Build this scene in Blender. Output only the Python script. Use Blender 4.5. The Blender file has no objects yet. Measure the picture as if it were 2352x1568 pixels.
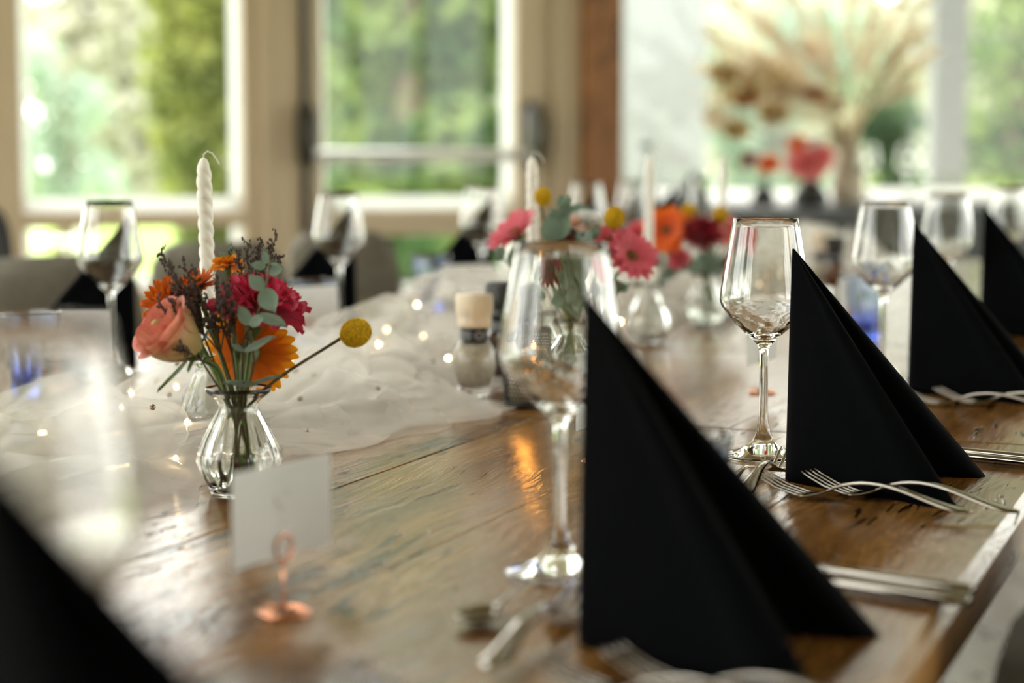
import bpy, bmesh, math, random
from mathutils import Vector, Matrix, noise

random.seed(7)
sc = bpy.context.scene
COL = sc.collection
PI = math.pi

# ------------------------------------------------------------------ camera
F_PX, HORIZON = 4400.0, 355.0
PITCH = math.atan((784.0 - HORIZON) / F_PX)
CAM_H, TOP = 1.04, 0.75                      # eye height, table top height
cam_data = bpy.data.cameras.new('camera')
cam = bpy.data.objects.new('camera', cam_data)
COL.objects.link(cam)
cam.location = (0, 0, CAM_H)
cam.rotation_euler = (PI / 2 - PITCH, 0, 0)
cam_data.sensor_width = 36.0
cam_data.lens = F_PX / 2352.0 * 36.0
cam_data.clip_start = 0.02
cam_data.clip_end = 300
cam_data.dof.use_dof = True
cam_data.dof.focus_distance = 1.76
cam_data.dof.aperture_fstop = 3.2
cam_data.dof.aperture_blades = 0
sc.camera = cam

# ------------------------------------------------------------------ sky, exposure
world = bpy.data.worlds.new('overcast_sky')
sc.world = world
world.use_nodes = True
wn = world.node_tree.nodes
bg = wn.get('Background') or wn.new('ShaderNodeBackground')
bg.inputs[0].default_value = (1.0, 0.985, 0.95, 1)
bg.inputs[1].default_value = 4.6
sc.view_settings.view_transform = 'Standard'
sc.view_settings.look = 'None'
sc.view_settings.gamma = 1
sc.view_settings.exposure = 0.42
sc.view_settings.use_curve_mapping = False
cy = sc.cycles
cy.use_denoising = True
cy.use_adaptive_sampling = True
cy.adaptive_threshold = 0.02
cy.max_bounces = 12
cy.diffuse_bounces = 4
cy.glossy_bounces = 5
cy.transmission_bounces = 10
cy.transparent_max_bounces = 16
cy.sample_clamp_indirect = 6.0
cy.blur_glossy = 0.6

# ------------------------------------------------------------------ frames of reference
TA = math.radians(21.7)                      # the table runs this far to the right of the view
TS, TC = math.sin(TA), math.cos(TA)


def T(t, p, z=TOP):                          # along the table, across it -> world
    return Vector((TS * t + TC * p, TC * t - TS * p, z))


def at(px, py, depth):                       # a point seen at that pixel, that far into the room
    u, v = (px - 1176.0) / F_PX, (py - 784.0) / F_PX
    d = Vector((u, math.cos(PITCH) - v * math.sin(PITCH), -math.sin(PITCH) - v * math.cos(PITCH)))
    return Vector((0, 0, CAM_H)) + d * (depth / d.y)


def tp(v):                                   # world -> table coordinates
    return (TS * v.x + TC * v.y, TC * v.x - TS * v.y)


WALL_A = math.radians(20.0)
W0 = Vector((-0.37, 7.2, 0))
WC, WS = math.cos(WALL_A), math.sin(WALL_A)


def wu(px):                                  # where along the glazed wall a pixel column falls
    k = (px - 1176.0) / F_PX
    return (k * W0.y - W0.x) / (WC - k * WS)


def wz(px, py):
    u = wu(px)
    return at(px, py, W0.y + u * WS).z


# ------------------------------------------------------------------ mesh helpers
class MB:
    def __init__(self):
        self.v, self.f, self.uv = [], [], []

    def add(self, verts, faces):
        b = len(self.v)
        self.v += [tuple(x) for x in verts]
        self.f += [tuple(i + b for i in f) for f in faces]
        return self

    def box(self, x0, x1, y0, y1, z0, z1):
        v = [(x0, y0, z0), (x1, y0, z0), (x1, y1, z0), (x0, y1, z0), (x0, y0, z1), (x1, y0, z1), (x1, y1, z1), (x0, y1, z1)]
        return self.add(v, [(0, 3, 2, 1), (4, 5, 6, 7), (0, 1, 5, 4), (1, 2, 6, 5), (2, 3, 7, 6), (3, 0, 4, 7)])

    def prism(self, pts, axis_from, axis_to, axis):   # polygon swept along x ('x') or y or z
        n = len(pts)

        def put(a, b, s):
            return {'x': (s, a, b), 'y': (a, s, b), 'z': (a, b, s)}[axis]
        v = [put(a, b, axis_from) for a, b in pts] + [put(a, b, axis_to) for a, b in pts]
        f = [tuple(range(n - 1, -1, -1)), tuple(range(n, 2 * n))]
        f += [(i, (i + 1) % n, n + (i + 1) % n, n + i) for i in range(n)]
        return self.add(v, f)

    def loft(self, loops, close=True, cap=True):
        n = len(loops[0])
        v = [p for L in loops for p in L]
        f = []
        for i in range(len(loops) - 1):
            for j in range(n if close else n - 1):
                a, b = i * n + j, i * n + (j + 1) % n
                f.append((a, b, b + n, a + n))
        if cap and close:
            f.append(tuple(range(n - 1, -1, -1)))
            f.append(tuple((len(loops) - 1) * n + k for k in range(n)))
        return self.add(v, f)

    def lathe(self, prof, seg=40, rfun=None, cx=0, cy=0, closed=False):
        loops = []
        for (r, z) in prof:
            L = []
            for k in range(seg):
                a = 2 * PI * k / seg
                rr = max(r, 1e-5)
                if rfun:
                    rr = rfun(rr, z, a)
                L.append((cx + rr * math.cos(a), cy + rr * math.sin(a), z))
            loops.append(L)
        if closed:
            loops.append(loops[0])
        return self.loft(loops, True, False)

    def tube(self, pts, rad, seg=8, cap=True):
        pts = [Vector(p) for p in pts]
        if not isinstance(rad, (list, tuple)):
            rad = [rad] * len(pts)
        loops = []
        up = Vector((0, 0, 1))
        for i, p in enumerate(pts):
            d = (pts[min(i + 1, len(pts) - 1)] - pts[max(i - 1, 0)])
            if d.length < 1e-9:
                d = Vector((0, 0, 1))
            d.normalize()
            ref = up if abs(d.z) < 0.9 else Vector((1, 0, 0))
            a = d.cross(ref).normalized()
            if loops:
                a = (pa - d * pa.dot(d)).normalized()
            pa = a
            b = d.cross(a)
            loops.append([p + (a * math.cos(2 * PI * k / seg) + b * math.sin(2 * PI * k / seg)) * rad[i] for k in range(seg)])
        return self.loft(loops, True, cap)

    def grid(self, fn, nu, nv):
        v = [fn(i / nu, j / nv) for i in range(nu + 1) for j in range(nv + 1)]
        f = []
        w = nv + 1
        for i in range(nu):
            for j in range(nv):
                f.append((i * w + j, i * w + j + 1, (i + 1) * w + j + 1, (i + 1) * w + j))
        self.uv_grid = (nu, nv)
        return self.add(v, f)

    def sphere(self, c, r, su=12, sv=8, sz=1.0):
        c = Vector(c)
        prof = [(r * math.sin(PI * i / sv), -r * math.cos(PI * i / sv)) for i in range(sv + 1)]
        loops = [[(c.x + max(a, 1e-5) * math.cos(2 * PI * k / su), c.y + max(a, 1e-5) * math.sin(2 * PI * k / su), c.z + b * sz) for k in range(su)] for a, b in prof]
        return self.loft(loops, True, False)

    def mesh(self, name, smooth=True, fix=True, bevel=0.0, uvs=None):
        me = bpy.data.meshes.new(name)
        me.from_pydata(self.v, [], self.f)
        if fix or bevel:
            bm = bmesh.new()
            bm.from_mesh(me)
            if fix:
                bmesh.ops.remove_doubles(bm, verts=bm.verts, dist=1e-6)
                bmesh.ops.recalc_face_normals(bm, faces=bm.faces)
            if bevel:
                bmesh.ops.bevel(bm, geom=list(bm.edges), offset=bevel, segments=2, profile=0.7, affect='EDGES')
            bm.to_mesh(me)
            bm.free()
        if uvs:
            lay = me.uv_layers.new(name='UVMap')
            for lp in me.loops:
                lay.data[lp.index].uv = uvs[lp.vertex_index]
        if smooth:
            for p in me.polygons:
                p.use_smooth = True
        me.update()
        return me


def obj(name, mesh, mat, parent=None, loc=(0, 0, 0), rot=(0, 0, 0), matrix=None):
    o = bpy.data.objects.new(name, mesh)
    COL.objects.link(o)
    if mat is not None and mesh is not None and not mesh.materials:
        mesh.materials.append(mat)
    if parent is not None:
        o.parent = parent
    if matrix is not None:
        o.matrix_local = matrix
    else:
        o.location = loc
        o.rotation_euler = rot
    return o


def tag(o, label, cat, group=None, kind=None):
    o['label'] = label
    o['category'] = cat
    if group:
        o['group'] = group
    if kind:
        o['kind'] = kind
    return o


def thing(name, label, cat, loc=(0, 0, 0), rot=(0, 0, 0), group=None):
    o = bpy.data.objects.new(name, None)
    COL.objects.link(o)
    o.empty_display_size = 0.05
    o.location = loc
    o.rotation_euler = rot
    return tag(o, label, cat, group)


def struct(name, mesh, mat, loc=(0, 0, 0), rot=(0, 0, 0)):
    o = obj(name, mesh, mat, None, loc, rot)
    o['kind'] = 'structure'
    return o


def copy_thing(root, label, loc, rotz=None, group=None):
    r = root.copy()
    COL.objects.link(r)
    r.location = loc
    if rotz is not None:
        r.rotation_euler = (0, 0, rotz)
    r['label'] = label
    if group:
        r['group'] = group
    for ch in list(root.children):
        c = ch.copy()
        COL.objects.link(c)
        c.parent = r
        for g in list(ch.children):
            d = g.copy()
            COL.objects.link(d)
            d.parent = c
    return r


# ------------------------------------------------------------------ materials
def nodes(name):
    m = bpy.data.materials.new(name)
    m.use_nodes = True
    nt = m.node_tree
    b = nt.nodes.get('Principled BSDF')
    return m, nt, b


def N(nt, typ, **kw):
    n = nt.nodes.new(typ)
    for k, v in kw.items():
        setattr(n, k, v)
    return n


def ramp(nt, stops):
    r = N(nt, 'ShaderNodeValToRGB')
    els = r.color_ramp.elements
    while len(els) < len(stops):
        els.new(0.5)
    for e, (pos, c) in zip(els, stops):
        e.position = pos
        e.color = (*c, 1)
    return r


def plain(name, col, rough=0.5, metal=0.0, vary=0.12, scale=20.0, bump=0.0, bscale=200.0, sheen=0.0, spec=0.5, coat=0.0,
          trans=0.0, subs=0.0):
    m, nt, b = nodes(name)
    tc = N(nt, 'ShaderNodeTexCoord')
    no = N(nt, 'ShaderNodeTexNoise')
    no.inputs['Scale'].default_value = scale
    no.inputs['Detail'].default_value = 4
    nt.links.new(tc.outputs['Object'], no.inputs['Vector'])
    lo = tuple(c * (1 - vary) for c in col)
    hi = tuple(min(1, c * (1 + vary)) for c in col)
    r = ramp(nt, [(0.3, lo), (0.7, hi)])
    nt.links.new(no.outputs['Fac'], r.inputs['Fac'])
    nt.links.new(r.outputs['Color'], b.inputs['Base Color'])
    b.inputs['Roughness'].default_value = rough
    b.inputs['Metallic'].default_value = metal
    b.inputs['Specular IOR Level'].default_value = spec
    if sheen:
        b.inputs['Sheen Weight'].default_value = sheen
        b.inputs['Sheen Roughness'].default_value = 0.4
    if coat:
        b.inputs['Coat Weight'].default_value = coat
    if subs:
        b.inputs['Subsurface Weight'].default_value = subs
        b.inputs['Subsurface Radius'].default_value = (0.006, 0.005, 0.004)
        b.inputs['Subsurface Scale'].default_value = 1.0
    if bump:
        n2 = N(nt, 'ShaderNodeTexNoise')
        n2.inputs['Scale'].default_value = bscale
        n2.inputs['Detail'].default_value = 3
        nt.links.new(tc.outputs['Object'], n2.inputs['Vector'])
        bp = N(nt, 'ShaderNodeBump')
        bp.inputs['Strength'].default_value = bump
        bp.inputs['Distance'].default_value = 0.002
        nt.links.new(n2.outputs['Fac'], bp.inputs['Height'])
        nt.links.new(bp.outputs['Normal'], b.inputs['Normal'])
    if trans:                                 # thin leaf or petal: light shines through
        tr = N(nt, 'ShaderNodeBsdfTranslucent')
        nt.links.new(r.outputs['Color'], tr.inputs['Color'])
        mx = N(nt, 'ShaderNodeMixShader')
        mx.inputs[0].default_value = trans
        out = nt.nodes['Material Output']
        nt.links.new(b.outputs[0], mx.inputs[1])
        nt.links.new(tr.outputs[0], mx.inputs[2])
        nt.links.new(mx.outputs[0], out.inputs['Surface'])
    return m


def glass_mat(name, col=(1, 1, 1), ior=1.5, rough=0.0, tintz=None):
    m, nt, b = nodes(name)
    b.inputs['Base Color'].default_value = (*col, 1)
    b.inputs['Transmission Weight'].default_value = 1.0
    b.inputs['Roughness'].default_value = rough
    b.inputs['IOR'].default_value = ior
    if tintz:                                # tint deepens in the thick base
        tc = N(nt, 'ShaderNodeTexCoord')
        sp = N(nt, 'ShaderNodeSeparateXYZ')
        nt.links.new(tc.outputs['Object'], sp.inputs[0])
        mr = N(nt, 'ShaderNodeMapRange')
        mr.inputs[1].default_value, mr.inputs[2].default_value = tintz[0], tintz[1]
        nt.links.new(sp.outputs['Z'], mr.inputs[0])
        r = ramp(nt, [(0, tintz[2]), (1, col)])
        nt.links.new(mr.outputs[0], r.inputs['Fac'])
        nt.links.new(r.outputs['Color'], b.inputs['Base Color'])
    return m


def pane_mat(name, refl=0.02):
    m, nt, b = nodes(name)
    tr = N(nt, 'ShaderNodeBsdfTransparent')
    tr.inputs[0].default_value = (0.97, 0.985, 0.97, 1)
    gl = N(nt, 'ShaderNodeBsdfGlossy')
    gl.inputs['Roughness'].default_value = 0.02
    mx = N(nt, 'ShaderNodeMixShader')
    mx.inputs[0].default_value = refl
    nt.links.new(tr.outputs[0], mx.inputs[1])
    nt.links.new(gl.outputs[0], mx.inputs[2])
    nt.links.new(mx.outputs[0], nt.nodes['Material Output'].inputs['Surface'])
    return m


def emit_mat(name, col, strength):
    m, nt, b = nodes(name)
    b.inputs['Base Color'].default_value = (*col, 1)
    b.inputs['Emission Color'].default_value = (*col, 1)
    b.inputs['Emission Strength'].default_value = strength
    m.cycles.emission_sampling = 'NONE'
    return m


def petal_mat(name, base, edge, mid=None, trans=0.35, rough=0.55, streak=0.25):
    m, nt, b = nodes(name)
    uv = N(nt, 'ShaderNodeUVMap')
    sp = N(nt, 'ShaderNodeSeparateXYZ')
    nt.links.new(uv.outputs[0], sp.inputs[0])
    stops = [(0.0, base), (1.0, edge)] if mid is None else [(0.0, base), (0.62, mid), (1.0, edge)]
    r = ramp(nt, stops)
    # streaks run along the petal
    mp = N(nt, 'ShaderNodeMapping')
    mp.inputs['Scale'].default_value = (3, 26, 1)
    nt.links.new(uv.outputs[0], mp.inputs[0])
    no = N(nt, 'ShaderNodeTexNoise')
    no.inputs['Scale'].default_value = 1.0
    no.inputs['Detail'].default_value = 3
    nt.links.new(mp.outputs[0], no.inputs['Vector'])
    ma = N(nt, 'ShaderNodeMath', operation='MULTIPLY_ADD')
    ma.inputs[1].default_value = streak * 2
    ma.inputs[2].default_value = -streak
    nt.links.new(no.outputs['Fac'], ma.inputs[0])
    ad = N(nt, 'ShaderNodeMath', operation='ADD')
    nt.links.new(sp.outputs['X'], ad.inputs[0])
    nt.links.new(ma.outputs[0], ad.inputs[1])
    nt.links.new(ad.outputs[0], r.inputs['Fac'])
    nt.links.new(r.outputs['Color'], b.inputs['Base Color'])
    b.inputs['Roughness'].default_value = rough
    b.inputs['Sheen Weight'].default_value = 0.15
    tr = N(nt, 'ShaderNodeBsdfTranslucent')
    nt.links.new(r.outputs['Color'], tr.inputs['Color'])
    mx = N(nt, 'ShaderNodeMixShader')
    mx.inputs[0].default_value = trans
    nt.links.new(b.outputs[0], mx.inputs[1])
    nt.links.new(tr.outputs[0], mx.inputs[2])
    nt.links.new(mx.outputs[0], nt.nodes['Material Output'].inputs['Surface'])
    return m


def wood_mat(name, dark, mid, light, rough=0.3, along='Y', bump=0.35, crack=0.5):
    m, nt, b = nodes(name)
    tc = N(nt, 'ShaderNodeTexCoord')
    oi = N(nt, 'ShaderNodeObjectInfo')
    cmb = N(nt, 'ShaderNodeCombineXYZ')
    mu = N(nt, 'ShaderNodeMath', operation='MULTIPLY')
    mu.inputs[1].default_value = 17.0
    nt.links.new(oi.outputs['Random'], mu.inputs[0])
    nt.links.new(mu.outputs[0], cmb.inputs[1 if along == 'Y' else 0])
    nt.links.new(mu.outputs[0], cmb.inputs[2])
    va = N(nt, 'ShaderNodeVectorMath', operation='ADD')
    nt.links.new(tc.outputs['Object'], va.inputs[0])
    nt.links.new(cmb.outputs[0], va.inputs[1])
    # gentle waviness of the grain
    wob = N(nt, 'ShaderNodeTexNoise')
    wob.inputs['Scale'].default_value = 2.2
    nt.links.new(va.outputs[0], wob.inputs['Vector'])
    wsc = N(nt, 'ShaderNodeVectorMath', operation='SCALE')
    wsc.inputs['Scale'].default_value = 0.12
    nt.links.new(wob.outputs['Color'], wsc.inputs[0])
    va2 = N(nt, 'ShaderNodeVectorMath', operation='ADD')
    nt.links.new(va.outputs[0], va2.inputs[0])
    nt.links.new(wsc.outputs[0], va2.inputs[1])

    def stretched(sx, sy, detail=5, rough_=0.6):
        mp = N(nt, 'ShaderNodeMapping')
        mp.inputs['Scale'].default_value = (sx, sy, sx) if along == 'Y' else (sy, sx, sx)
        nt.links.new(va2.outputs[0], mp.inputs[0])
        no = N(nt, 'ShaderNodeTexNoise')
        no.inputs['Scale'].default_value = 1.0
        no.inputs['Detail'].default_value = detail
        no.inputs['Roughness'].default_value = rough_
        nt.links.new(mp.outputs[0], no.inputs['Vector'])
        return no
    big = stretched(14, 1.1, 4)
    fine = stretched(160, 5, 4)
    mix = N(nt, 'ShaderNodeMath', operation='MULTIPLY_ADD')
    mix.inputs[1].default_value = 0.35
    nt.links.new(fine.outputs['Fac'], mix.inputs[0])
    sc_ = N(nt, 'ShaderNodeMath', operation='MULTIPLY')
    sc_.inputs[1].default_value = 0.72
    nt.links.new(big.outputs['Fac'], sc_.inputs[0])
    nt.links.new(sc_.outputs[0], mix.inputs[2])
    r = ramp(nt, [(0.36, dark), (0.52, mid), (0.68, light)])
    nt.links.new(mix.outputs[0], r.inputs['Fac'])
    # dark splits and worm marks along the grain
    cr = stretched(110, 12, 2, 0.5)
    cr.inputs['Distortion'].default_value = 0.4
    cr2 = stretched(6, 2.5, 2, 0.5)
    crr = ramp(nt, [(0.745, (0, 0, 0)), (0.775, (1, 1, 1))])
    cmx = N(nt, 'ShaderNodeMath', operation='MULTIPLY_ADD')
    cmx.inputs[1].default_value = 0.55
    nt.links.new(cr2.outputs['Fac'], cmx.inputs[0])
    chalf = N(nt, 'ShaderNodeMath', operation='MULTIPLY')
    chalf.inputs[1].default_value = 0.72
    nt.links.new(cr.outputs['Fac'], chalf.inputs[0])
    nt.links.new(chalf.outputs[0], cmx.inputs[2])
    nt.links.new(cmx.outputs[0], crr.inputs['Fac'])
    mc = N(nt, 'ShaderNodeMix', data_type='RGBA')
    nt.links.new(crr.outputs['Color'], mc.inputs['Factor'])
    nt.links.new(r.outputs['Color'], mc.inputs['A'])
    mc.inputs['B'].default_value = (dark[0] * crack * .3, dark[1] * crack * .3, dark[2] * crack * .3, 1)
    nt.links.new(mc.outputs['Result'], b.inputs['Base Color'])
    rr = N(nt, 'ShaderNodeMapRange')
    rr.inputs[3].default_value, rr.inputs[4].default_value = rough * 0.75, rough * 1.35
    nt.links.new(fine.outputs['Fac'], rr.inputs[0])
    nt.links.new(rr.outputs[0], b.inputs['Roughness'])
    hsum = N(nt, 'ShaderNodeMath', operation='MULTIPLY_ADD')
    hsum.inputs[1].default_value = -1.3
    nt.links.new(crr.outputs['Color'], hsum.inputs[0])
    mid_ = stretched(45, 6, 4)
    hs2 = N(nt, 'ShaderNodeMath', operation='ADD')
    nt.links.new(mid_.outputs['Fac'], hs2.inputs[0])
    nt.links.new(fine.outputs['Fac'], hs2.inputs[1])
    nt.links.new(hs2.outputs[0], hsum.inputs[2])
    bp = N(nt, 'ShaderNodeBump')
    bp.inputs['Strength'].default_value = bump
    bp.inputs['Distance'].default_value = 0.0016
    nt.links.new(hsum.outputs[0], bp.inputs['Height'])
    nt.links.new(bp.outputs['Normal'], b.inputs['Normal'])
    b.inputs['Specular IOR Level'].default_value = 0.40
    return m


def tulle_mat(name, cover):
    m, nt, b = nodes(name)
    tr = N(nt, 'ShaderNodeBsdfTransparent')
    df = N(nt, 'ShaderNodeBsdfDiffuse')
    tl = N(nt, 'ShaderNodeBsdfTranslucent')
    df.inputs[0].default_value = (0.97, 0.955, 0.93, 1)
    tl.inputs[0].default_value = (0.97, 0.955, 0.93, 1)
    a = N(nt, 'ShaderNodeMixShader')
    a.inputs[0].default_value = 0.5
    nt.links.new(df.outputs[0], a.inputs[1])
    nt.links.new(tl.outputs[0], a.inputs[2])
    tc = N(nt, 'ShaderNodeTexCoord')
    no = N(nt, 'ShaderNodeTexNoise')
    no.inputs['Scale'].default_value = 14
    nt.links.new(tc.outputs['Object'], no.inputs['Vector'])
    mr = N(nt, 'ShaderNodeMapRange')
    mr.inputs[1].default_value, mr.inputs[2].default_value = 0.3, 0.7
    mr.inputs[3].default_value, mr.inputs[4].default_value = cover * 0.88, cover * 1.12
    nt.links.new(no.outputs['Fac'], mr.inputs[0])
    mx = N(nt, 'ShaderNodeMixShader')
    nt.links.new(mr.outputs[0], mx.inputs[0])
    nt.links.new(tr.outputs[0], mx.inputs[1])
    nt.links.new(a.outputs[0], mx.inputs[2])
    nt.links.new(mx.outputs[0], nt.nodes['Material Output'].inputs['Surface'])
    return m


def leafy(name, dark, light, scale, trans=0.4):  # shaded and bright clumps painted into the leaf colour
    m = plain(name, light, 0.6, vary=0.1, scale=scale, trans=trans)
    nt = m.node_tree
    r = [n for n in nt.nodes if n.bl_idname == 'ShaderNodeValToRGB'][0]
    r.color_ramp.elements[0].position, r.color_ramp.elements[1].position = 0.42, 0.62
    r.color_ramp.elements[0].color = (*dark, 1)
    r.color_ramp.elements[1].color = (*light, 1)
    return m


M = {}
M['wood'] = wood_mat('oiled_table_wood', (0.080, 0.034, 0.009), (0.19, 0.086, 0.022), (0.31, 0.16, 0.046), rough=0.18, bump=0.5)
M['wood_edge'] = wood_mat('table_edge_wood', (0.16, 0.075, 0.02), (0.30, 0.15, 0.045), (0.40, 0.21, 0.07), rough=0.4, bump=0.25)
M['under'] = plain('dark_underframe', (0.05, 0.04, 0.03), 0.6)
M['napkin'] = plain('black_paper_napkin', (0.0016, 0.0020, 0.0028), 0.85, vary=0.15, scale=60, bump=0.12, bscale=900, sheen=0.006, spec=0.05)
M['glass'] = glass_mat('clear_wine_glass', (0.99, 1.0, 0.99), 1.5)
M['vase'] = glass_mat('clear_vase_glass', (0.97, 0.99, 0.97), 1.5)
M['blue'] = glass_mat('blue_tinted_glass', (0.78, 0.86, 1.0), 1.5, 0.0, (0.004, 0.055, (0.10, 0.20, 0.95)))
M['water'] = glass_mat('water', (0.97, 0.99, 0.95), 1.33)
M['steel'] = plain('polished_steel', (0.33, 0.305, 0.275), 0.12, 1.0, vary=0.05, scale=60)
M['copper'] = plain('copper_wire', (0.88, 0.42, 0.26), 0.2, 1.0, vary=0.06, scale=80)
M['card'] = plain('white_card', (0.78, 0.78, 0.81), 0.6, vary=0.02, scale=30)
M['ink'] = plain('pale_pink_ink', (0.70, 0.62, 0.65), 0.7, vary=0.1)
M['wax'] = plain('white_wax', (0.86, 0.84, 0.81), 0.42, vary=0.02, subs=0.35)
M['wick'] = plain('cotton_wick', (0.8, 0.78, 0.74), 0.9)
M['tulle'] = tulle_mat('sheer_tulle', 0.28)
M['tulle2'] = tulle_mat('sheer_tulle_lining', 0.5)
M['pearl'] = plain('pearl_bead', (0.40, 0.33, 0.27), 0.16, 0.6, vary=0.05)
M['led'] = emit_mat('warm_led', (1.0, 0.70, 0.36), 40.0)
M['wire'] = plain('thin_silver_wire', (0.7, 0.66, 0.55), 0.35, 1.0)
M['tin'] = plain('black_perforated_tin', (0.030, 0.028, 0.026), 0.42, 0.6)
M['flame'] = emit_mat('candle_flame', (1.0, 0.38, 0.06), 90.0)
M['tealight'] = plain('tealight_wax', (0.85, 0.72, 0.52), 0.5, subs=0.4)
M['stem'] = plain('green_stem', (0.10, 0.17, 0.035), 0.5, vary=0.35, scale=60)
M['sepal'] = plain('rose_sepal', (0.075, 0.135, 0.03), 0.5, vary=0.3, scale=60, trans=0.2)
M['brown_stem'] = plain('dry_brown_stem', (0.10, 0.065, 0.03), 0.7, vary=0.3, scale=80)
M['statice'] = plain('dried_statice_buds', (0.085, 0.060, 0.062), 0.85, vary=0.4, scale=120)
M['eucalyptus'] = plain('eucalyptus_leaf', (0.20, 0.285, 0.225), 0.6, vary=0.18, scale=40, trans=0.25)
M['olive_leaf'] = plain('olive_green_leaf', (0.115, 0.145, 0.035), 0.45, vary=0.35, scale=50, trans=0.3)
M['dark_leaf'] = plain('dark_leaf', (0.05, 0.075, 0.035), 0.5, vary=0.3, scale=50, trans=0.15)
M['craspedia'] = plain('yellow_craspedia', (0.62, 0.40, 0.01), 0.9, vary=0.35, scale=420)
M['rose'] = petal_mat('peach_rose_petal', (0.68, 0.52, 0.20), (0.76, 0.22, 0.19), (0.80, 0.57, 0.31), streak=0.16)
M['pink'] = petal_mat('crimson_petal', (0.72, 0.20, 0.24), (0.56, 0.012, 0.065), (0.60, 0.045, 0.12), streak=0.4)
M['orange'] = petal_mat('amber_gerbera_petal', (0.74, 0.17, 0.005), (0.84, 0.36, 0.01), (0.82, 0.26, 0.008), trans=0.45)
M['rust'] = petal_mat('rust_orange_petal', (0.45, 0.08, 0.008), (0.72, 0.17, 0.012), trans=0.35)
M['coral'] = petal_mat('coral_pink_petal', (0.66, 0.10, 0.13), (0.80, 0.16, 0.24), trans=0.35)
M['crimson'] = petal_mat('dark_crimson_petal', (0.22, 0.004, 0.015), (0.36, 0.008, 0.03), trans=0.25)
M['orange2'] = petal_mat('bright_orange_petal', (0.70, 0.06, 0.005), (0.92, 0.20, 0.008), trans=0.4)
M['cream'] = petal_mat('cream_petal', (0.85, 0.72, 0.55), (0.88, 0.60, 0.50), trans=0.35)
M['whitepetal'] = petal_mat('white_petal', (0.85, 0.85, 0.75), (0.90, 0.90, 0.92), trans=0.35)
M['salmon'] = petal_mat('salmon_pink_petal', (0.90, 0.35, 0.28), (0.90, 0.28, 0.30), trans=0.35)
M['eye'] = plain('flower_eye', (0.20, 0.07, 0.015), 0.9, vary=0.4, scale=300, bump=0.5, bscale=600)
M['calyx'] = plain('gerbera_calyx', (0.15, 0.20, 0.10), 0.7, vary=0.4, scale=150, bump=0.5, bscale=400)
M['paint'] = plain('cream_frame_paint', (0.49, 0.39, 0.265), 0.45, vary=0.03, scale=3)
M['bead'] = plain('white_glazing_bead', (0.92, 0.92, 0.92), 0.35, vary=0.02, scale=3)
M['post'] = wood_mat('brown_timber_post', (0.17, 0.065, 0.02), (0.25, 0.10, 0.032), (0.31, 0.135, 0.045), rough=0.5, along='Y', bump=0.2)
M['pane'] = pane_mat('window_glass')
M['dark_metal'] = plain('dark_bronze_metal', (0.045, 0.042, 0.036), 0.35, 0.8)
M['bar'] = plain('brushed_aluminium', (0.80, 0.81, 0.82), 0.3, 1.0)
M['wall'] = plain('cream_wall_plaster', (0.68, 0.62, 0.52), 0.8, vary=0.04, scale=4, bump=0.1)
M['ceiling'] = plain('brown_ceiling_boards', (0.42, 0.32, 0.22), 0.7, vary=0.04, scale=3)
M['floor'] = wood_mat('pale_floor_boards', (0.46, 0.43, 0.39), (0.56, 0.53, 0.49), (0.64, 0.61, 0.57), rough=0.22, bump=0.2)
M['chair'] = plain('taupe_chair_fabric', (0.15, 0.135, 0.105), 0.85, vary=0.15, scale=40, bump=0.3, bscale=500, sheen=0.2)
M['chair_dark'] = plain('dark_olive_chair_fabric', (0.05, 0.046, 0.036), 0.85, vary=0.2, scale=40, bump=0.3, bscale=500)
M['black_metal'] = plain('black_chair_metal', (0.012, 0.012, 0.013), 0.4, 0.3)
M['black_leather'] = plain('black_chair_leather', (0.014, 0.014, 0.015), 0.5, vary=0.2, bump=0.2)
M['cloth'] = plain('black_tablecloth', (0.016, 0.019, 0.022), 0.55, vary=0.2, scale=8, bump=0.2, bscale=60)
M['black_vase'] = plain('black_ceramic', (0.012, 0.014, 0.016), 0.35)
M['cap'] = plain('pale_wood_cap', (0.74, 0.62, 0.48), 0.5, vary=0.06, scale=30)
M['black_cap'] = plain('black_plastic_cap', (0.014, 0.013, 0.013), 0.45)
M['label'] = plain('dark_printed_label', (0.018, 0.022, 0.035), 0.5)
M['print'] = plain('label_print', (0.45, 0.45, 0.47), 0.6)
M['salt'] = plain('coarse_salt', (0.74, 0.66, 0.54), 0.8, vary=0.25, scale=300, bump=0.6, bscale=300)
M['pepper'] = plain('peppercorns', (0.07, 0.035, 0.02), 0.7, vary=0.6, scale=220, bump=0.8, bscale=260)
M['spice'] = plain('brown_spice', (0.24, 0.10, 0.035), 0.8, vary=0.5, scale=240, bump=0.6, bscale=260)
M['lawn'] = plain('mown_lawn', (0.30, 0.42, 0.085), 0.9, vary=0.18, scale=0.6)
M['paving'] = plain('pale_paving', (0.62, 0.60, 0.55), 0.8, vary=0.08, scale=2)
M['leaf_a'] = leafy('yellow_green_foliage', (0.16, 0.20, 0.05), (0.43, 0.45, 0.14), 2.4)
M['leaf_b'] = leafy('fresh_green_foliage', (0.07, 0.16, 0.045), (0.42, 0.53, 0.17), 2.2)
M['leaf_c'] = leafy('deep_green_foliage', (0.035, 0.085, 0.04), (0.13, 0.23, 0.1), 2.2)
M['leaf_d'] = plain('haze_pale_foliage', (0.60, 0.59, 0.49), 0.7, vary=0.10, scale=0.5, trans=0.3)  # haze and overexposure painted in as a pale leaf colour
M['leaf_e'] = plain('hazy_grey_green_foliage', (0.42, 0.52, 0.43), 0.7, vary=0.25, scale=0.8, trans=0.3)  # leaf colour paled and greyed to stand for haze
M['bark'] = plain('tree_bark', (0.22, 0.17, 0.12), 0.9, vary=0.3, scale=6)
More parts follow.
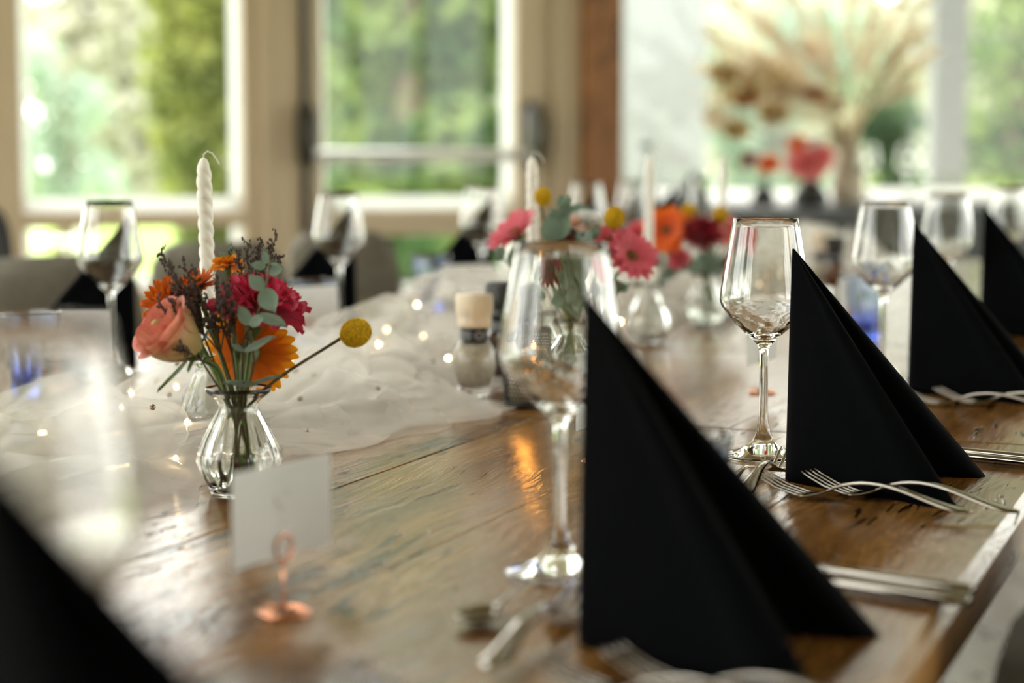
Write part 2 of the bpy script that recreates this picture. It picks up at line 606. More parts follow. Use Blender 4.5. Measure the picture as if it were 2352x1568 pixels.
M['render'] = plain('white_render', (0.25, 0.262, 0.265), 0.8, vary=0.04, scale=1.5)
M['veranda'] = plain('added_veranda_boards', (0.50, 0.46, 0.38), 0.7, vary=0.06, scale=3)
M['roof'] = plain('grey_roof', (0.30, 0.29, 0.29), 0.8)
M['pampas'] = plain('dried_beige_grass', (0.80, 0.70, 0.54), 0.9, vary=0.15, scale=8, trans=0.55)
M['ochre'] = plain('dried_ochre_flowers', (0.56, 0.40, 0.17), 0.9, vary=0.3, scale=20, trans=0.45)
M['rustdry'] = plain('dried_rust_flowers', (0.52, 0.25, 0.10), 0.9, vary=0.3, scale=20, trans=0.45)
M['stoneware'] = plain('beige_stoneware', (0.62, 0.54, 0.43), 0.6)

# ------------------------------------------------------------------ room shell
XL, XR, YB, HC = -4.6, 6.2, -4.2, 3.2
uL = (XL - W0.x) / WC
uR = (XR - W0.x) / WC
yL, yR = W0.y + uL * WS, W0.y + uR * WS

mb = MB()
mb.prism([(XL - .2, YB - .2), (XR + .2, YB - .2), (XR + .2, yR + .35), (XL - .2, yL + .1)], -0.08, 0.0, 'z')
floor = struct('floor', mb.mesh('floor', False), M['floor'])
RX0, RX1, RY0, RY1, YF = -2.3, -1.0, 0.8, 4.0, 4.4          # roof light added above the table for fill, out of view
mb = MB()
mb.prism([(XL - .2, YF), (XR + .2, YF), (XR + .2, yR + .35), (XL - .2, yL + .1)], HC, HC + 0.2, 'z')
mb.box(XL - .2, RX0, YB - .2, YF, HC, HC + .2).box(RX1, XR + .2, YB - .2, YF, HC, HC + .2)
mb.box(RX0, RX1, YB - .2, RY0, HC, HC + .2).box(RX0, RX1, RY1, YF, HC, HC + .2)
struct('ceiling', mb.mesh('ceiling', False), M['ceiling'])
rl = bpy.data.objects.new('window_11', None)
COL.objects.link(rl)
rl['kind'] = 'structure'
for k in range(3):
    ya, yb = RY0 + (RY1 - RY0) * k / 3, RY0 + (RY1 - RY0) * (k + 1) / 3
    obj('pane', MB().box(RX0 + .001, RX1 - .001, ya + .021, yb - .021, HC + .10, HC + .11).mesh('roof_pane', False), M['pane'], rl)
    obj('glazing_bar', MB().box(RX0 + .001, RX1 - .001, yb - .02, yb - .001 if k == 2 else yb + .02, HC + .06, HC + .14).mesh('roof_bar', False), M['paint'], rl)


def wall_with_openings(mb, a0, a1, th0, th1, z1, opens, swap=False):
    """boxes along one axis round rectangular openings (s0, s1, z0, z1)"""
    def bx(s0, s1, z0, z1_):
        if s1 - s0 < 1e-4 or z1_ - z0 < 1e-4:
            return
        if swap:
            mb.box(th0, th1, s0, s1, z0, z1_)
        else:
            mb.box(s0, s1, th0, th1, z0, z1_)
    s = a0
    for (o0, o1, oz0, oz1) in sorted(opens):
        bx(s, o0, 0, z1)
        bx(o0, o1, 0, oz0)
        bx(o0, o1, oz1, z1)
        s = o1
    bx(s, a1, 0, z1)


def added_window(name, loc, rotz, w, z0, z1, n):
    """frame with n lights, panes between, in its own local x"""
    root = bpy.data.objects.new(name, None)
    COL.objects.link(root)
    root.location = loc
    root.rotation_euler = (0, 0, rotz)
    root['kind'] = 'structure'
    fw = 0.06
    m_ = MB()
    m_.box(0, w, -.05, .05, z0, z0 + fw).box(0, w, -.05, .05, z1 - fw, z1)
    obj('window_frame', m_.mesh('rails', False), M['paint'], root)
    for k in range(n + 1):
        x = min(max(k * w / n - fw / 2, 0), w - fw)
        obj('mullion', MB().box(x, x + fw, -.045, .045, z0 + fw, z1 - fw).mesh('mullion', False), M['paint'], root)
    for k in range(n):
        obj('pane', MB().box(k * w / n + fw * .5, (k + 1) * w / n - fw * .5, -.006, .006, z0 + fw * .8, z1 - fw * .8).mesh('pane', False), M['pane'], root)
    return root


# side and back walls; big unseen side windows added for fill light
opl = [(-3.2, -0.6, 0.5, 2.95), (0.2, 3.2, 0.3, 2.95)]
mb = MB()
wall_with_openings(mb, YB, yL, XL - .2, XL, HC, opl, True)
struct('wall_left', mb.mesh('wall_left', False), M['wall'])
for i, o in enumerate(opl):
    added_window('window_%d' % (3 + i), (XL - .1, o[0], 0), PI / 2, o[1] - o[0], o[2], o[3], 3)
opr = [(-3.6, -0.4, 0.2, 2.95), (0.2, 3.6, 0.2, 2.95), (4.2, 8.0, 0.2, 2.95)]
mb = MB()
wall_with_openings(mb, YB, yR, XR, XR + .2, HC, opr, True)
struct('wall_right', mb.mesh('wall_right', False), M['wall'])
for i, o in enumerate(opr):
    added_window('window_%d' % (5 + i), (XR + .1, o[0], 0), PI / 2, o[1] - o[0], o[2], o[3], 3)
opb = []
mb = MB()
wall_with_openings(mb, XL - .2, XR + .2, YB - .2, YB, HC, opb, False)
struct('wall_back', mb.mesh('wall_back', False), M['wall'])
for i, o in enumerate(opb):
    added_window('window_%d' % (8 + i), (o[0], YB - .1, 0), 0, o[1] - o[0], o[2], o[3], 3)

# the glazed wall in view: door, door, timber post, wide window
D1a, D1b = wu(-40), wu(609)          # left leaf
D2a, D2b = wu(613), wu(1268)         # right leaf with the panic bar
P1a, P1b = wu(1326), wu(1405)        # timber post
W1a, W1b = wu(1405), uR - 0.35       # wide window
W2a, W2b = uL + 0.5, wu(-140)        # unseen window further left, added for more daylight
DTOP, WSILL = 3.0, wz(1700, 466)
mb = MB()
wall_with_openings(mb, uL - .3, uR + .3, 0.0, 0.16, HC,
                   [(W2a, W2b, 0.5, DTOP), (D1a - .05, P1a, 0.0, DTOP), (P1a, P1b, 0, HC), (W1a, W1b, WSILL, DTOP)], False)
struct('wall_front', mb.mesh('wall_front', False), M['wall'], W0, (0, 0, WALL_A))
w2 = added_window('window_2', W0 + Vector((W2a * WC - .08 * WS, W2a * WS + .08 * WC, 0)), WALL_A, W2b - W2a, 0.5, DTOP, 2)


def wobj(name, m_, mat, parent=None, bevel=0.0):
    return obj(name, m_.mesh(name, False, True, bevel), mat, parent)


def wroot(name):
    r = bpy.data.objects.new(name, None)
    COL.objects.link(r)
    r.location = W0
    r.rotation_euler = (0, 0, WALL_A)
    r['kind'] = 'structure'
    return r


def bead_set(root, u0, u1, z0, z1, w):
    """white outer beads round one pane, tilted inward and up to catch sky light"""
    s = 0.05
    wobj('glazing_bead', MB().prism([(w, z0 - .01), (w + s, z0 - .01), (w + s, z0 + s), (w + s - .004, z0 + s), (w, z0 + .004)], u0, u1, 'x'), M['bead'], root)
    wobj('glazing_bead', MB().prism([(u1, w), (u1, w + s), (u1 - s * .6, w + s), (u1 - s * .6, w + s - .004), (u1 - .004, w)], z0 + s, z1, 'z'), M['bead'], root)
    wobj('glazing_bead', MB().prism([(u0, w), (u0, w + s), (u0 + s * .6, w + s), (u0 + s * .6, w + s - .004), (u0 + .004, w)], z0 + s, z1, 'z'), M['bead'], root)


def door(name, u0, u1, g0, g1, zs, zr, zb):
    """leaf from u0 to u1, glass from g0 to g1; zs sill of the tall pane, zr underside of the mid rail, zb top of the bottom rail"""
    r = wroot(name)
    wobj('stile', MB().box(u0, g0, 0.02, .09, 0.01, DTOP), M['paint'], r, .006)
    wobj('stile', MB().box(g1, u1, 0.02, .09, 0.01, DTOP), M['paint'], r, .006)
    wobj('mid_rail', MB().box(g0, g1, 0.02, .09, zr, zs), M['paint'], r, .006)
    wobj('rail_moulding', MB().box(g0, g1, 0.005, .02, zr, zr + .02), M['paint'], r)
    wobj('bottom_rail', MB().box(g0, g1, 0.02, .09, 0.01, zb), M['paint'], r, .006)
    wobj('top_rail', MB().box(g0, g1, 0.02, .09, DTOP - .1, DTOP), M['paint'], r, .006)
    wobj('pane', MB().box(g0 + .001, g1 - .001, .05, .058, zs + .001, DTOP - .101), M['pane'], r)
    wobj('pane', MB().box(g0 + .001, g1 - .001, .05, .058, zb + .001, zr - .001), M['pane'], r)
    bead_set(r, g0, g1, zs, DTOP - .1, .059)
    bead_set(r, g0, g1, zb, zr, .059)
    return r


d1 = door('door_1', D1a, D1b, wu(58), wu(565), wz(300, 488), wz(300, 522), wz(300, 668))
d2 = door('door_2', D2a, D2b, wu(748), wu(1190), wz(960, 482), wz(960, 540), wz(960, 684))
# panic hardware on the right leaf
zb0, zb1 = wz(950, 372), wz(950, 341)
zc, rb = (zb0 + zb1) / 2, (zb1 - zb0) / 2
mb = MB().tube([(wu(712), -.075, zc), (wu(950), -.075, zc), (wu(1205), -.075, zc)], rb * .9, 14)
wobj('panic_bar', mb, M['bar'], d2)


def latch_box(px):
    u = wu(px)
    za, zb_ = wz(px, 385), wz(px, 232)
    loops = []
    for k in range(11):
        f = k / 10
        z = za + (zb_ - za) * f
        e = math.sqrt(max(0.0, 1 - (2 * f - 1) ** 6)) * .5 + .5 * (1 - abs(2 * f - 1) ** 3)
        hw, dp = .034 * (0.35 + .65 * e), .075 * (0.3 + .7 * e)
        loops.append([(u - hw, .019, z), (u + hw, .019, z), (u + hw, -dp * .8 + .01, z), (u + hw * .6, -dp - .01, z), (u - hw * .6, -dp - .01, z), (u - hw, -dp * .8 + .01, z)])
    return wobj('latch_box', MB().loft(loops), M['dark_metal'], d2)


latch_box(705)
latch_box(1219)
wobj('vertical_rod', MB().tube([(wu(705), -.004, 0.05), (wu(705), -.004, DTOP - .05)], .016, 10), M['dark_metal'], d2)
# frame members between the doors and the post
fr = wroot('trim_1')
wobj('jamb', MB().box(D1a - .05, D1a, -.01, .12, 0, DTOP), M['paint'], fr)
wobj('jamb', MB().box(D2b, wu(1292), -.02, .13, 0, DTOP), M['paint'], fr, .005)
wobj('jamb', MB().box(wu(1292), P1a, -.035, .14, 0, DTOP), M['paint'], fr, .005)
wobj('head', MB().box(D1a - .05, P1a, -.02, .13, DTOP, DTOP + .06), M['paint'], fr)
wobj('cover_strip', MB().box(D1b - .012, D2a + .012, -.012, .02, 0, DTOP), M['paint'], fr)
po = wroot('trim_2')
wobj('timber_post', MB().box(P1a, P1b, -.10, .16, 0, HC), M['post'], po, .006)
# the wide window right of the post
w1 = wroot('window_1')
wobj('sill_board', MB().box(W1a, W1b, -.12, .10, WSILL - .04, WSILL), M['bead'], w1, .005)
wobj('bottom_rail', MB().box(W1a, W1b, .02, .10, WSILL, WSILL + .012), M['bead'], w1)
wobj('top_rail', MB().box(W1a, W1b, .02, .10, DTOP - .07, DTOP), M['paint'], w1)
ed = [W1a, wu(2990), W1b]
for k in range(3):
    uu = min(max(ed[k], W1a + .012), W1b - .012)
    wobj('mullion', MB().box(uu - .012, uu + .012, .02, .10, WSILL + .012, DTOP - .07), M['paint'], w1)
for k in range(2):
    wobj('pane', MB().box(ed[k] + .024, ed[k + 1] - .024, .05, .058, WSILL + .012, DTOP - .07), M['pane'], w1)
    s = wz(1700, 437) - WSILL
    wobj('glazing_bead', MB().prism([(.059, WSILL), (.21, WSILL), (.21, WSILL + s), (.205, WSILL + s), (.059, WSILL + .004)], ed[k] + .02, ed[k + 1] - .02, 'x'), M['bead'], w1)  # deepened bead, face turned up to catch more sky light

# ------------------------------------------------------------------ outdoors
mb = MB()
mb.box(-70, 80, -70, 120, -0.30, -0.14)
tag(struct('lawn', mb.mesh('lawn', False), M['lawn']), 'bright green mown lawn outside the glass doors', 'lawn')
mb = MB()
mb.box(-7, 9, .22, 3.2, -0.14, -0.06)
pv = struct('terrace', mb.mesh('terrace', False), M['paving'], W0, (0, 0, WALL_A))
tag(pv, 'pale paved terrace along the glass doors', 'terrace')


def foliage(blobs, n, size, seed, flat=0.0):
    rnd = random.Random(seed)
    m_ = MB()
    vol = [b[3] * b[4] * b[5] for b in blobs]
    tot = sum(vol)
    for b, vv in zip(blobs, vol):
        for _ in range(max(8, int(n * vv / tot))):
            while True:
                q = Vector((rnd.uniform(-1, 1), rnd.uniform(-1, 1), rnd.uniform(-1, 1)))
                if 0.25 < q.length < 1:
                    break
            q *= 0.75 + 0.25 * rnd.random()
            c = Vector((b[0] + q.x * b[3], b[1] + q.y * b[4], b[2] + q.z * b[5]))
            a = Vector((rnd.gauss(0, 1), rnd.gauss(0, 1), rnd.gauss(0, 1))).normalized()
            d = a.orthogonal().normalized()
            d.rotate(Matrix.Rotation(rnd.uniform(0, 6.28), 3, a))
            e = a.cross(d)
            s = size * rnd.uniform(.6, 1.3)
            m_.add([c - d * s, c + e * s * .5 + a * s * .12, c + d * s, c - e * s * .5 + a * s * .12], [(0, 1, 2, 3)])
    return m_


def tree(name, label, px, depth, blobs_rel, mat, n, size, seed, cat='tree', trunk=True, group=None):
    base = at(px, 500, depth)
    base.z = -0.14
    r = thing(name, label, cat, base, group=group)
    obj('foliage', foliage(blobs_rel, n, size, seed).mesh('foliage', False, False), mat, r)
    if trunk:
        h = max(b[2] for b in blobs_rel)
        m_ = MB()
        m_.tube([(0, 0, 0), (.04, .02, h * .5), (0, 0, h)], [.16, .11, .04], 8)
        rnd = random.Random(seed)
        for b in blobs_rel[:6]:
            m_.tube([(0, 0, min(h * .45, b[2])), (b[0] * .6, b[1] * .6, b[2] * .95), (b[0], b[1], b[2])], [.06, .04, .015], 5)
        obj('trunk', m_.mesh('trunk'), M['bark'], r)
    return r


# columnar conifer seen through the left door
tree('conifer', 'tall yellow-green columnar conifer beyond the left glass door', 458, 15.0,
     [(.1, 0, .5, .36, .3, .6), (0.04, 0, 1.1, .42, .34, .7), (-.02, 0, 1.8, .48, .38, .7), (.02, 0, 2.5, .52, .42, .6), (.05, 0, 2.95, .35, .25, .45)],
     M['leaf_a'], 5200, .075, 3)
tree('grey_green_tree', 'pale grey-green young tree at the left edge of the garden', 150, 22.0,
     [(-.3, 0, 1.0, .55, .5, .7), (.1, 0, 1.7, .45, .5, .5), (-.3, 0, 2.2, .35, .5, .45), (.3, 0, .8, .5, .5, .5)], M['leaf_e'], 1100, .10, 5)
tree('garden_tree', 'broad fresh green tree filling the view through the panic-bar door', 930, 14.0,
     [(-.35, 0, .9, .75, .5, .6), (.3, 0, 1.1, .7, .5, .6), (-.45, 0, 2.0, .6, .5, .6), (.25, .2, 2.1, .6, .5, .65), (-.1, 0, 3.0, .8, .5, .7), (-.5, 0, 3.9, .7, .6, .8), (.3, .3, 4.2, .6, .6, .8)],
     M['leaf_b'], 8000, .11, 8)
tree('garden_tree', 'darker green tree standing behind the panic-bar door view', 985, 17.0,
     [(-.6, 0, 1.4, .7, .4, .8), (.1, 0, 1.6, .6, .4, .6), (-.5, .2, 2.7, .5, .4, .7), (.2, 0, .6, .9, .4, .5)], M['leaf_c'], 2600, .10, 9)
tree('low_hedge', 'low bright green hedge below the panic bar', 960, 12.2,
     [(-.6, 0, .35, .5, .3, .45), (0, 0, .35, .6, .3, .4), (.6, 0, .35, .5, .3, .42)], M['leaf_b'], 2200, .06, 11, 'hedge', False)
tree('leafy_tree', 'leafy green tree behind the white post on the right', 2330, 13.0,
     [(0, 0, .8, .7, .6, .8), (.2, 0, 1.9, .7, .6, .8), (-.1, 0, 2.8, .5, .6, .7), (.7, 0, 1.4, .8, .6, 1.0), (.8, 0, 3.0, .8, .6, 1.0)], M['leaf_b'], 4200, .085, 13)
tree('leafy_tree', 'dark green bush between the dried grasses and white post', 2055, 14.0,
     [(0, 0, .7, .30, .4, .6), (-.05, 0, 1.4, .26, .4, .45), (.1, 0, .3, .5, .4, .4)], M['leaf_c'], 1500, .07, 17, 'bush')
tree('leafy_tree', 'muted green shrub half hidden behind the dried grasses', 1790, 16.0,
     [(0, 0, .7, .7, .4, .7), (-.3, 0, 1.6, .5, .4, .6), (.4, 0, 2.0, .6, .4, .6)], M['leaf_e'], 1300, .09, 19, 'shrub')
# far tree line, its haze put into the pale leaf colour
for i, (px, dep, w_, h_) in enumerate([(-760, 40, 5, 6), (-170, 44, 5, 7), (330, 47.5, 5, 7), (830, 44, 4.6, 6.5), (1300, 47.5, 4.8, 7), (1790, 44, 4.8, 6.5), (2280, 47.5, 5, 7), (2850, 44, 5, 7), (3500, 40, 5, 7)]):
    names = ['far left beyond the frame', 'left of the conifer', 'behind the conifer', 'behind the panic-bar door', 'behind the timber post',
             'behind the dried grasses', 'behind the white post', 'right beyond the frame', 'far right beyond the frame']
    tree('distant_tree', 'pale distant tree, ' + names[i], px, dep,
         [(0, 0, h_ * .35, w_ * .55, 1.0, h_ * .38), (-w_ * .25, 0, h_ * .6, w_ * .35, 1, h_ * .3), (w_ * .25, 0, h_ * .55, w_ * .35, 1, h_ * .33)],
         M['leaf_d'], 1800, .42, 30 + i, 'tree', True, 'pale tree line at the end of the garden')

# white outbuilding and white post
pa, pb = at(1375, 500, 12.5), at(1622, 500, 12.5)
b_ = thing('white_outbuilding', 'white rendered outbuilding behind the timber post', 'building', (pa.x, 12.5, -.14))
wl = pb.x - pa.x
obj('wall', MB().box(0, wl, 0, 3, 0, 3.4).mesh('wall', False), M['render'], b_)
obj('roof', MB().prism([(-.2, 3.4), (wl + .2, 3.4), (wl / 2, 4.5)], -.2, 3.2, 'y').mesh('roof', False), M['roof'], b_)
obj('plinth', MB().box(-.03, wl + .03, -.04, 3.03, 0, .45).mesh('plinth', False), M['roof'], b_)
pc = at(2170, 500, 9.6)
p_ = thing('veranda_post', 'white veranda post outside the wide window', 'post', (pc.x, 9.6, -.14))
obj('shaft', MB().box(-.085, .085, -.085, .085, 0, 2.50).mesh('shaft', False, True, .01), M['render'], p_)
obj('post_foot', MB().box(-.11, .11, -.11, .11, 0, .12).mesh('foot', False, True, .01), M['render'], p_)
vr = thing('added_veranda_roof', 'added pale boarded veranda roof, unseen, blocking sky outside the wide window', 'roof', W0, (0, 0, WALL_A))  # added out of view to keep sky glare off the table
va_, vb_ = wu(1330), uR + .3
obj('boarding', MB().prism([(.95, 2.92), (2.15, 2.62), (2.15, 2.70), (.95, 3.00)], va_, vb_, 'x').mesh('boarding', False), M['veranda'], vr)
obj('edge_beam', MB().box(va_, vb_, 1.95, 2.10, 2.38, 2.62).mesh('beam', False), M['veranda'], vr)
for k in range(8):
    uu = va_ + .2 + (vb_ - va_ - .4) * k / 7
    obj('rafter', MB().prism([(.20, 3.02), (2.1, 2.55), (2.1, 2.63), (.20, 3.10)], uu - .04, uu + .04, 'x').mesh('rafter', False), M['veranda'], vr)
wt = at(112, 535, 17)
b2 = thing('garden_bench', 'white garden bench on the lawn beyond the left door', 'bench', (wt.x, 17, -.14))
for k in range(3):
    obj('slat', MB().box(-.22, .22, -.02 + k * .12, .07 + k * .12, .40, .43).mesh('slat', False), M['bead'], b2)
for k in range(2):
    obj('back_slat', MB().box(-.22, .22, .33, .36, .52 + k * .14, .62 + k * .14).mesh('slat', False), M['bead'], b2)
for sx in (-.2, .17):
    for sy in (-.02, .33):
        obj('leg', MB().box(sx, sx + .03, sy, sy + .03, 0, .40 if sy < 0 else .77).mesh('leg', False), M['bead'], b2)

# ------------------------------------------------------------------ the long row of tables
EDGE_R, EDGE_L = -0.185, -1.68
TH = 0.040


def make_table(label, t0, t1, seed):
    root = thing('dining_table', label, 'table', T(t0, EDGE_L, 0), (0, 0, -TA))
    rnd = random.Random(seed)
    L, W = t1 - t0, EDGE_R - EDGE_L
    ws, x = [], 0.0
    while x < W - .01:
        w = rnd.uniform(.155, .215)
        if W - x - w < .10:
            w = W - x
        ws.append((x, x + w))
        x += w
    g, ch = 0.0004, 0.0085
    for i, (a, b) in enumerate(ws):
        last = i == len(ws) - 1
        a_ = a + (0 if i == 0 else g)
        b_ = b - (0 if last else g)
        cl = 0.0007 if i else ch
        cr = ch if last else 0.0007
        m_ = MB()
        prof = [(a_, -TH), (b_, -TH), (b_, -cr), (b_ - cr, 0), (a_ + cl, 0), (a_, -cl)]
        m_.prism(prof, 0.0, L, 'y')
        o = obj('plank', m_.mesh('plank', False), M['wood'], root, (0, 0, TOP + rnd.uniform(-.0006, 0)))
        if last or i == 0:                    # the sawn outer face is paler and less polished
            o.data.materials.append(M['wood_edge'])
            for f_ in o.data.polygons:
                if abs(f_.normal.x) > .9:
                    f_.material_index = 1
    # apron, legs
    obj('apron', MB().box(.40, W - .40, .10, L - .10, TOP - TH - .09, TOP - TH - .001).mesh('apron', False), M['under'], root)
    for sx in (.42, W - .50):
        for sy in (.12, L - .20):
            obj('leg', MB().box(sx, sx + .08, sy, sy + .08, 0, TOP - TH - .091).mesh('leg', False, True, .006), M['under'], root)
    return root


make_table('nearest dark wooden plank table with the tall black napkins on it', 0.10, 1.957, 1)
make_table('short wooden plank table, second in the row of tables', 1.963, 2.737, 2)
make_table('far wooden plank table reaching towards the windows', 2.743, 5.40, 3)

# ------------------------------------------------------------------ table ware
# wine glass: profile heights in metres from the table
def wine_glass_mesh():
    out = [(0.0, 0.0), (.037, 0.0), (.0385, .0008), (.0385, .0022), (.036, .0036), (.025, .0062), (.016, .0105), (.0105, .016), (.0070, .024), (.0050, .034),
           (.0042, .046), (.0041, .065), (.0041, .085), (.0042, .099), (.0050, .1045), (.0068, .1085), (.0110, .113), (.0160, .1175), (.0225, .1235), (.0290, .1300),
           (.0345, .1365), (.0390, .1420), (.0420, .1470), (.0432, .1515), (.0431, .1555), (.0422, .163), (.0400, .178), (.0375, .193), (.0349, .208), (.0325, .221), (.0311, .2292)]
    inn = [(.0306, .2298), (.0301, .2292), (.0314, .221), (.0338, .208), (.0364, .193), (.0389, .178), (.0411, .163), (.0420, .1555), (.0420, .1515), (.0405, .1472),
           (.0370, .1420), (.0315, .1362), (.0255, .1302), (.0190, .1245), (.0125, .1200), (.006, .1175), (0.0, .1168)]
    n_out = len(out)
    prof = out + inn
    # refine so the hammered base of the bowl has shape
    fine = []
    for i in range(len(prof) - 1):
        (r0, z0), (r1, z1) = prof[i], prof[i + 1]
        k = 3 if .112 < (z0 + z1) / 2 < .148 and i < n_out else 1
        for j in range(k):
            f = j / k
            fine.append((r0 + (r1 - r0) * f, z0 + (z1 - z0) * f))
    fine.append(prof[-1])
    cut = fine.index(out[-1])
    loops = []
    seg = 72
    for i, (r, z) in enumerate(fine):
        L = []
        for k in range(seg):
            a = 2 * PI * k / seg
            rr = max(r, 1e-5)
            if i <= cut and .1135 < z < .150:
                e = math.sin(PI * (z - .1135) / .0365)
                rr -= .00085 * e * max(0, math.cos(9 * a) * math.cos((z - .1135) * 480)) + .0004 * e * math.sin(12 * a + 3 * math.sin(z * 330))
            L.append((rr * math.cos(a), rr * math.sin(a), z))
        loops.append(L)
    return MB().loft(loops, True, False).mesh('wine_glass')


WINE = wine_glass_mesh()


def wine_glass(pos, label):
    o = obj('wine_glass', WINE, M['glass'], None, (pos.x, pos.y, TOP), (0, 0, random.uniform(0, 6)))
    return tag(o, label, 'glass', 'wine glasses on the tables')


def tumbler_mesh():
    # facetted flared tumbler, thick base
    prof_o = [(0.0, 0.0), (.0215, 0.0), (.0235, .002), (.0245, .006), (.0262, .022), (.0285, .042), (.0312, .058), (.0330, .068), (.0352, .0725), (.0362, .078), (.0378, .090), (.0388, .0985), (.0386, .1005)]
    prof_i = [(.0378, .1010), (.0371, .0985), (.0360, .090), (.0344, .078), (.0325, .071), (.0305, .062), (.0278, .048), (.0255, .034), (.0238, .022), (.0215, .0135), (.012, .0105), (0.0, .010)]

    def rf(r, z, a):
        if .006 < z < .071:
            e = math.sin(PI * (z - .006) / .065) ** .6
            return r * (1 - .045 * e * abs(math.sin(4.5 * a)) ** 3)
        return r
    loops = []
    seg = 72
    for i, (r, z) in enumerate(prof_o + prof_i):
        loops.append([((rf(max(r, 1e-5), z, 2 * PI * k / seg) if i < len(prof_o) else max(r, 1e-5)) * math.cos(2 * PI * k / seg),
                       (rf(max(r, 1e-5), z, 2 * PI * k / seg) if i < len(prof_o) else max(r, 1e-5)) * math.sin(2 * PI * k / seg), z) for k in range(seg)])
    return MB().loft(loops, True, False).mesh('tumbler')


TUMB = tumbler_mesh()


def tumbler(pos, label):
    o = obj('water_tumbler', TUMB, M['blue'], None, (pos.x, pos.y, TOP), (0, 0, random.uniform(0, 6)))
    return tag(o, label, 'tumbler', 'blue water tumblers on the tables')


def napkin_mesh(h=.207, L=.205, half=23.0, seed=0):
    rnd = random.Random(seed)
    c, s = math.cos(math.radians(half)), math.sin(math.radians(half))
    nz, ns = 26, 22
    loops = []
    k1, k2 = rnd.uniform(-.02, .02), rnd.uniform(-.02, .02)
    for iz in range(nz + 1):
        f = iz / nz
        z = h * (1 - (1 - f) ** 1.0)
        g = 1 - f
        Lz = L * g + .0015
        r = .030 * g + .0004
        outer, inner = [], []
        for j in range(-ns, ns + 1):
            q = j / ns
            qq = math.copysign(abs(q) ** .85, q)
            y = qq * Lz * s * (1 + .12 * math.sin(PI * abs(qq)) * g)
            x = math.sqrt((qq * Lz * c) ** 2 + r * r) - r
            # slight belly in each wing
            y += math.copysign(1, q) * (k1 if q > 0 else k2) * Lz * math.sin(PI * abs(qq)) * .5
            # soft roll of the fold along the sloping edge
            th = (.0035 + .0085 * math.exp(-((abs(qq) - .90) / .10) ** 2)) * (g ** .8) + .0006
            if abs(qq) > .95:
                th *= math.sqrt(max(.02, 1 - ((abs(qq) - .95) / .05) ** 2))
            # normal of the centre line
            dx = (qq * (Lz * c) ** 2) / max(1e-6, math.sqrt((qq * Lz * c) ** 2 + r * r))
            dy = Lz * s
            nl = math.hypot(dx, dy)
            nx, ny = -dy / nl, dx / nl
            outer.append((x + nx * th, y + ny * th, z))
            inner.append((x - nx * th, y - ny * th, z))
        loops.append(outer + inner[::-1])
    return MB().loft(loops, True, True).mesh('napkin')


NAPK = [napkin_mesh(seed=k, half=h_) for k, h_ in enumerate((22.5, 24.0, 21.0))]


def napkin(t, p, right, label, k=0, turn=0.0, tall=1.0):
    pos = T(t, p)
    o = obj('folded_napkin', NAPK[k % 3], M['napkin'], None, pos, (0, 0, -TA + (0 if right else PI) + math.radians(turn)))
    o.scale = (1, 1, tall)
    return tag(o, label, 'napkin', 'black folded napkins')


# cutlery, lying along local x, tines or blade towards -x, handle end at x=+
def strip(m_, secs, n=8):
    loops = []
    for (x, y, z, w, th) in secs:
        loops.append([(x, y + w / 2 * math.copysign(abs(math.cos(2 * PI * k / n)) ** .7, math.cos(2 * PI * k / n)), z + th / 2 * math.sin(2 * PI * k / n)) for k in range(n)])
    m_.loft(loops)


def handle_secs(x0, x1, z0, n=14, w0=.005, w1=.021):
    out = []
    for i in range(n + 1):
        f = i / n
        w = w0 + (w1 - w0) * f ** 1.8
        if f > .93:
            w *= math.sqrt(max(.05, 1 - ((f - .93) / .07) ** 2 * .9))
        z = z0 + .010 * math.sin(PI * min(1, f * 1.0)) * (1 - f) * 1.6 - z0 * f * .45
        out.append((x0 + (x1 - x0) * f, 0, z + .001, w, .0026 + .0012 * (1 - f)))
    return out


def fork_mesh(L=.205):
    m_ = MB()
    sec = []
    for i in range(9):                      # root of the head
        f = i / 8
        sec.append((.052 + .022 * f, 0, .0035 + .006 * f ** 2, .0265 * (1 - f) ** .7 + .006, .0022))
    hs = handle_secs(.078, L, .011)
    strip(m_, sec + hs)
    for k in range(4):
        y = (k - 1.5) * .0067
        strip(m_, [(0.0, y * .98, .0170, .0012, .001), (.006, y, .0142, .0026, .0016), (.025, y, .0072, .0036, .002), (.045, y, .0036, .0042, .0022), (.055, y * .95, .0036, .0044, .0022)], 6)
    return m_.mesh('fork')


def spoon_mesh(L=.185):
    m_ = MB()
    n = 14
    top, bot = [], []

    def P(f, q, dz):
        w = .0195 * math.sin(PI * min(1, f * .97 + .03)) ** .62
        z = .0105 - .0085 * math.sin(PI * f) * (1 - q * q) + dz - .002 * (1 - f)
        return (.0 + .055 * f, w * q, z)
    g = MB()
    m_.grid(lambda a, b: P(a, b * 2 - 1, 0.0), n, 10)
    m_.grid(lambda a, b: P(a, b * 2 - 1, -.0014), n, 10)
    strip(m_, [(.050, 0, .0095, .010, .002), (.060, 0, .0105, .006, .0025)] + handle_secs(.066, L, .011)[1:])
    return m_.mesh('spoon')


def knife_mesh(L=.225):
    m_ = MB()
    sec = []
    for i in range(13):
        f = i / 12
        w = .0035 + .0165 * min(1, f / .25) ** .6
        sec.append((.11 * f, .003 * (1 - f), .0045, w, .0016))
    hs = []
    for i in range(11):
        f = i / 10
        w = .012 + .007 * f
        if f > .92:
            w *= .8
        hs.append((.112 + (L - .112) * f, 0, .0048, w, .0078 + .0006 * math.sin(PI * f)))
    strip(m_, sec + hs)
    return m_.mesh('knife')


FORK, SPOON, KNIFE = fork_mesh(), spoon_mesh(), knife_mesh()


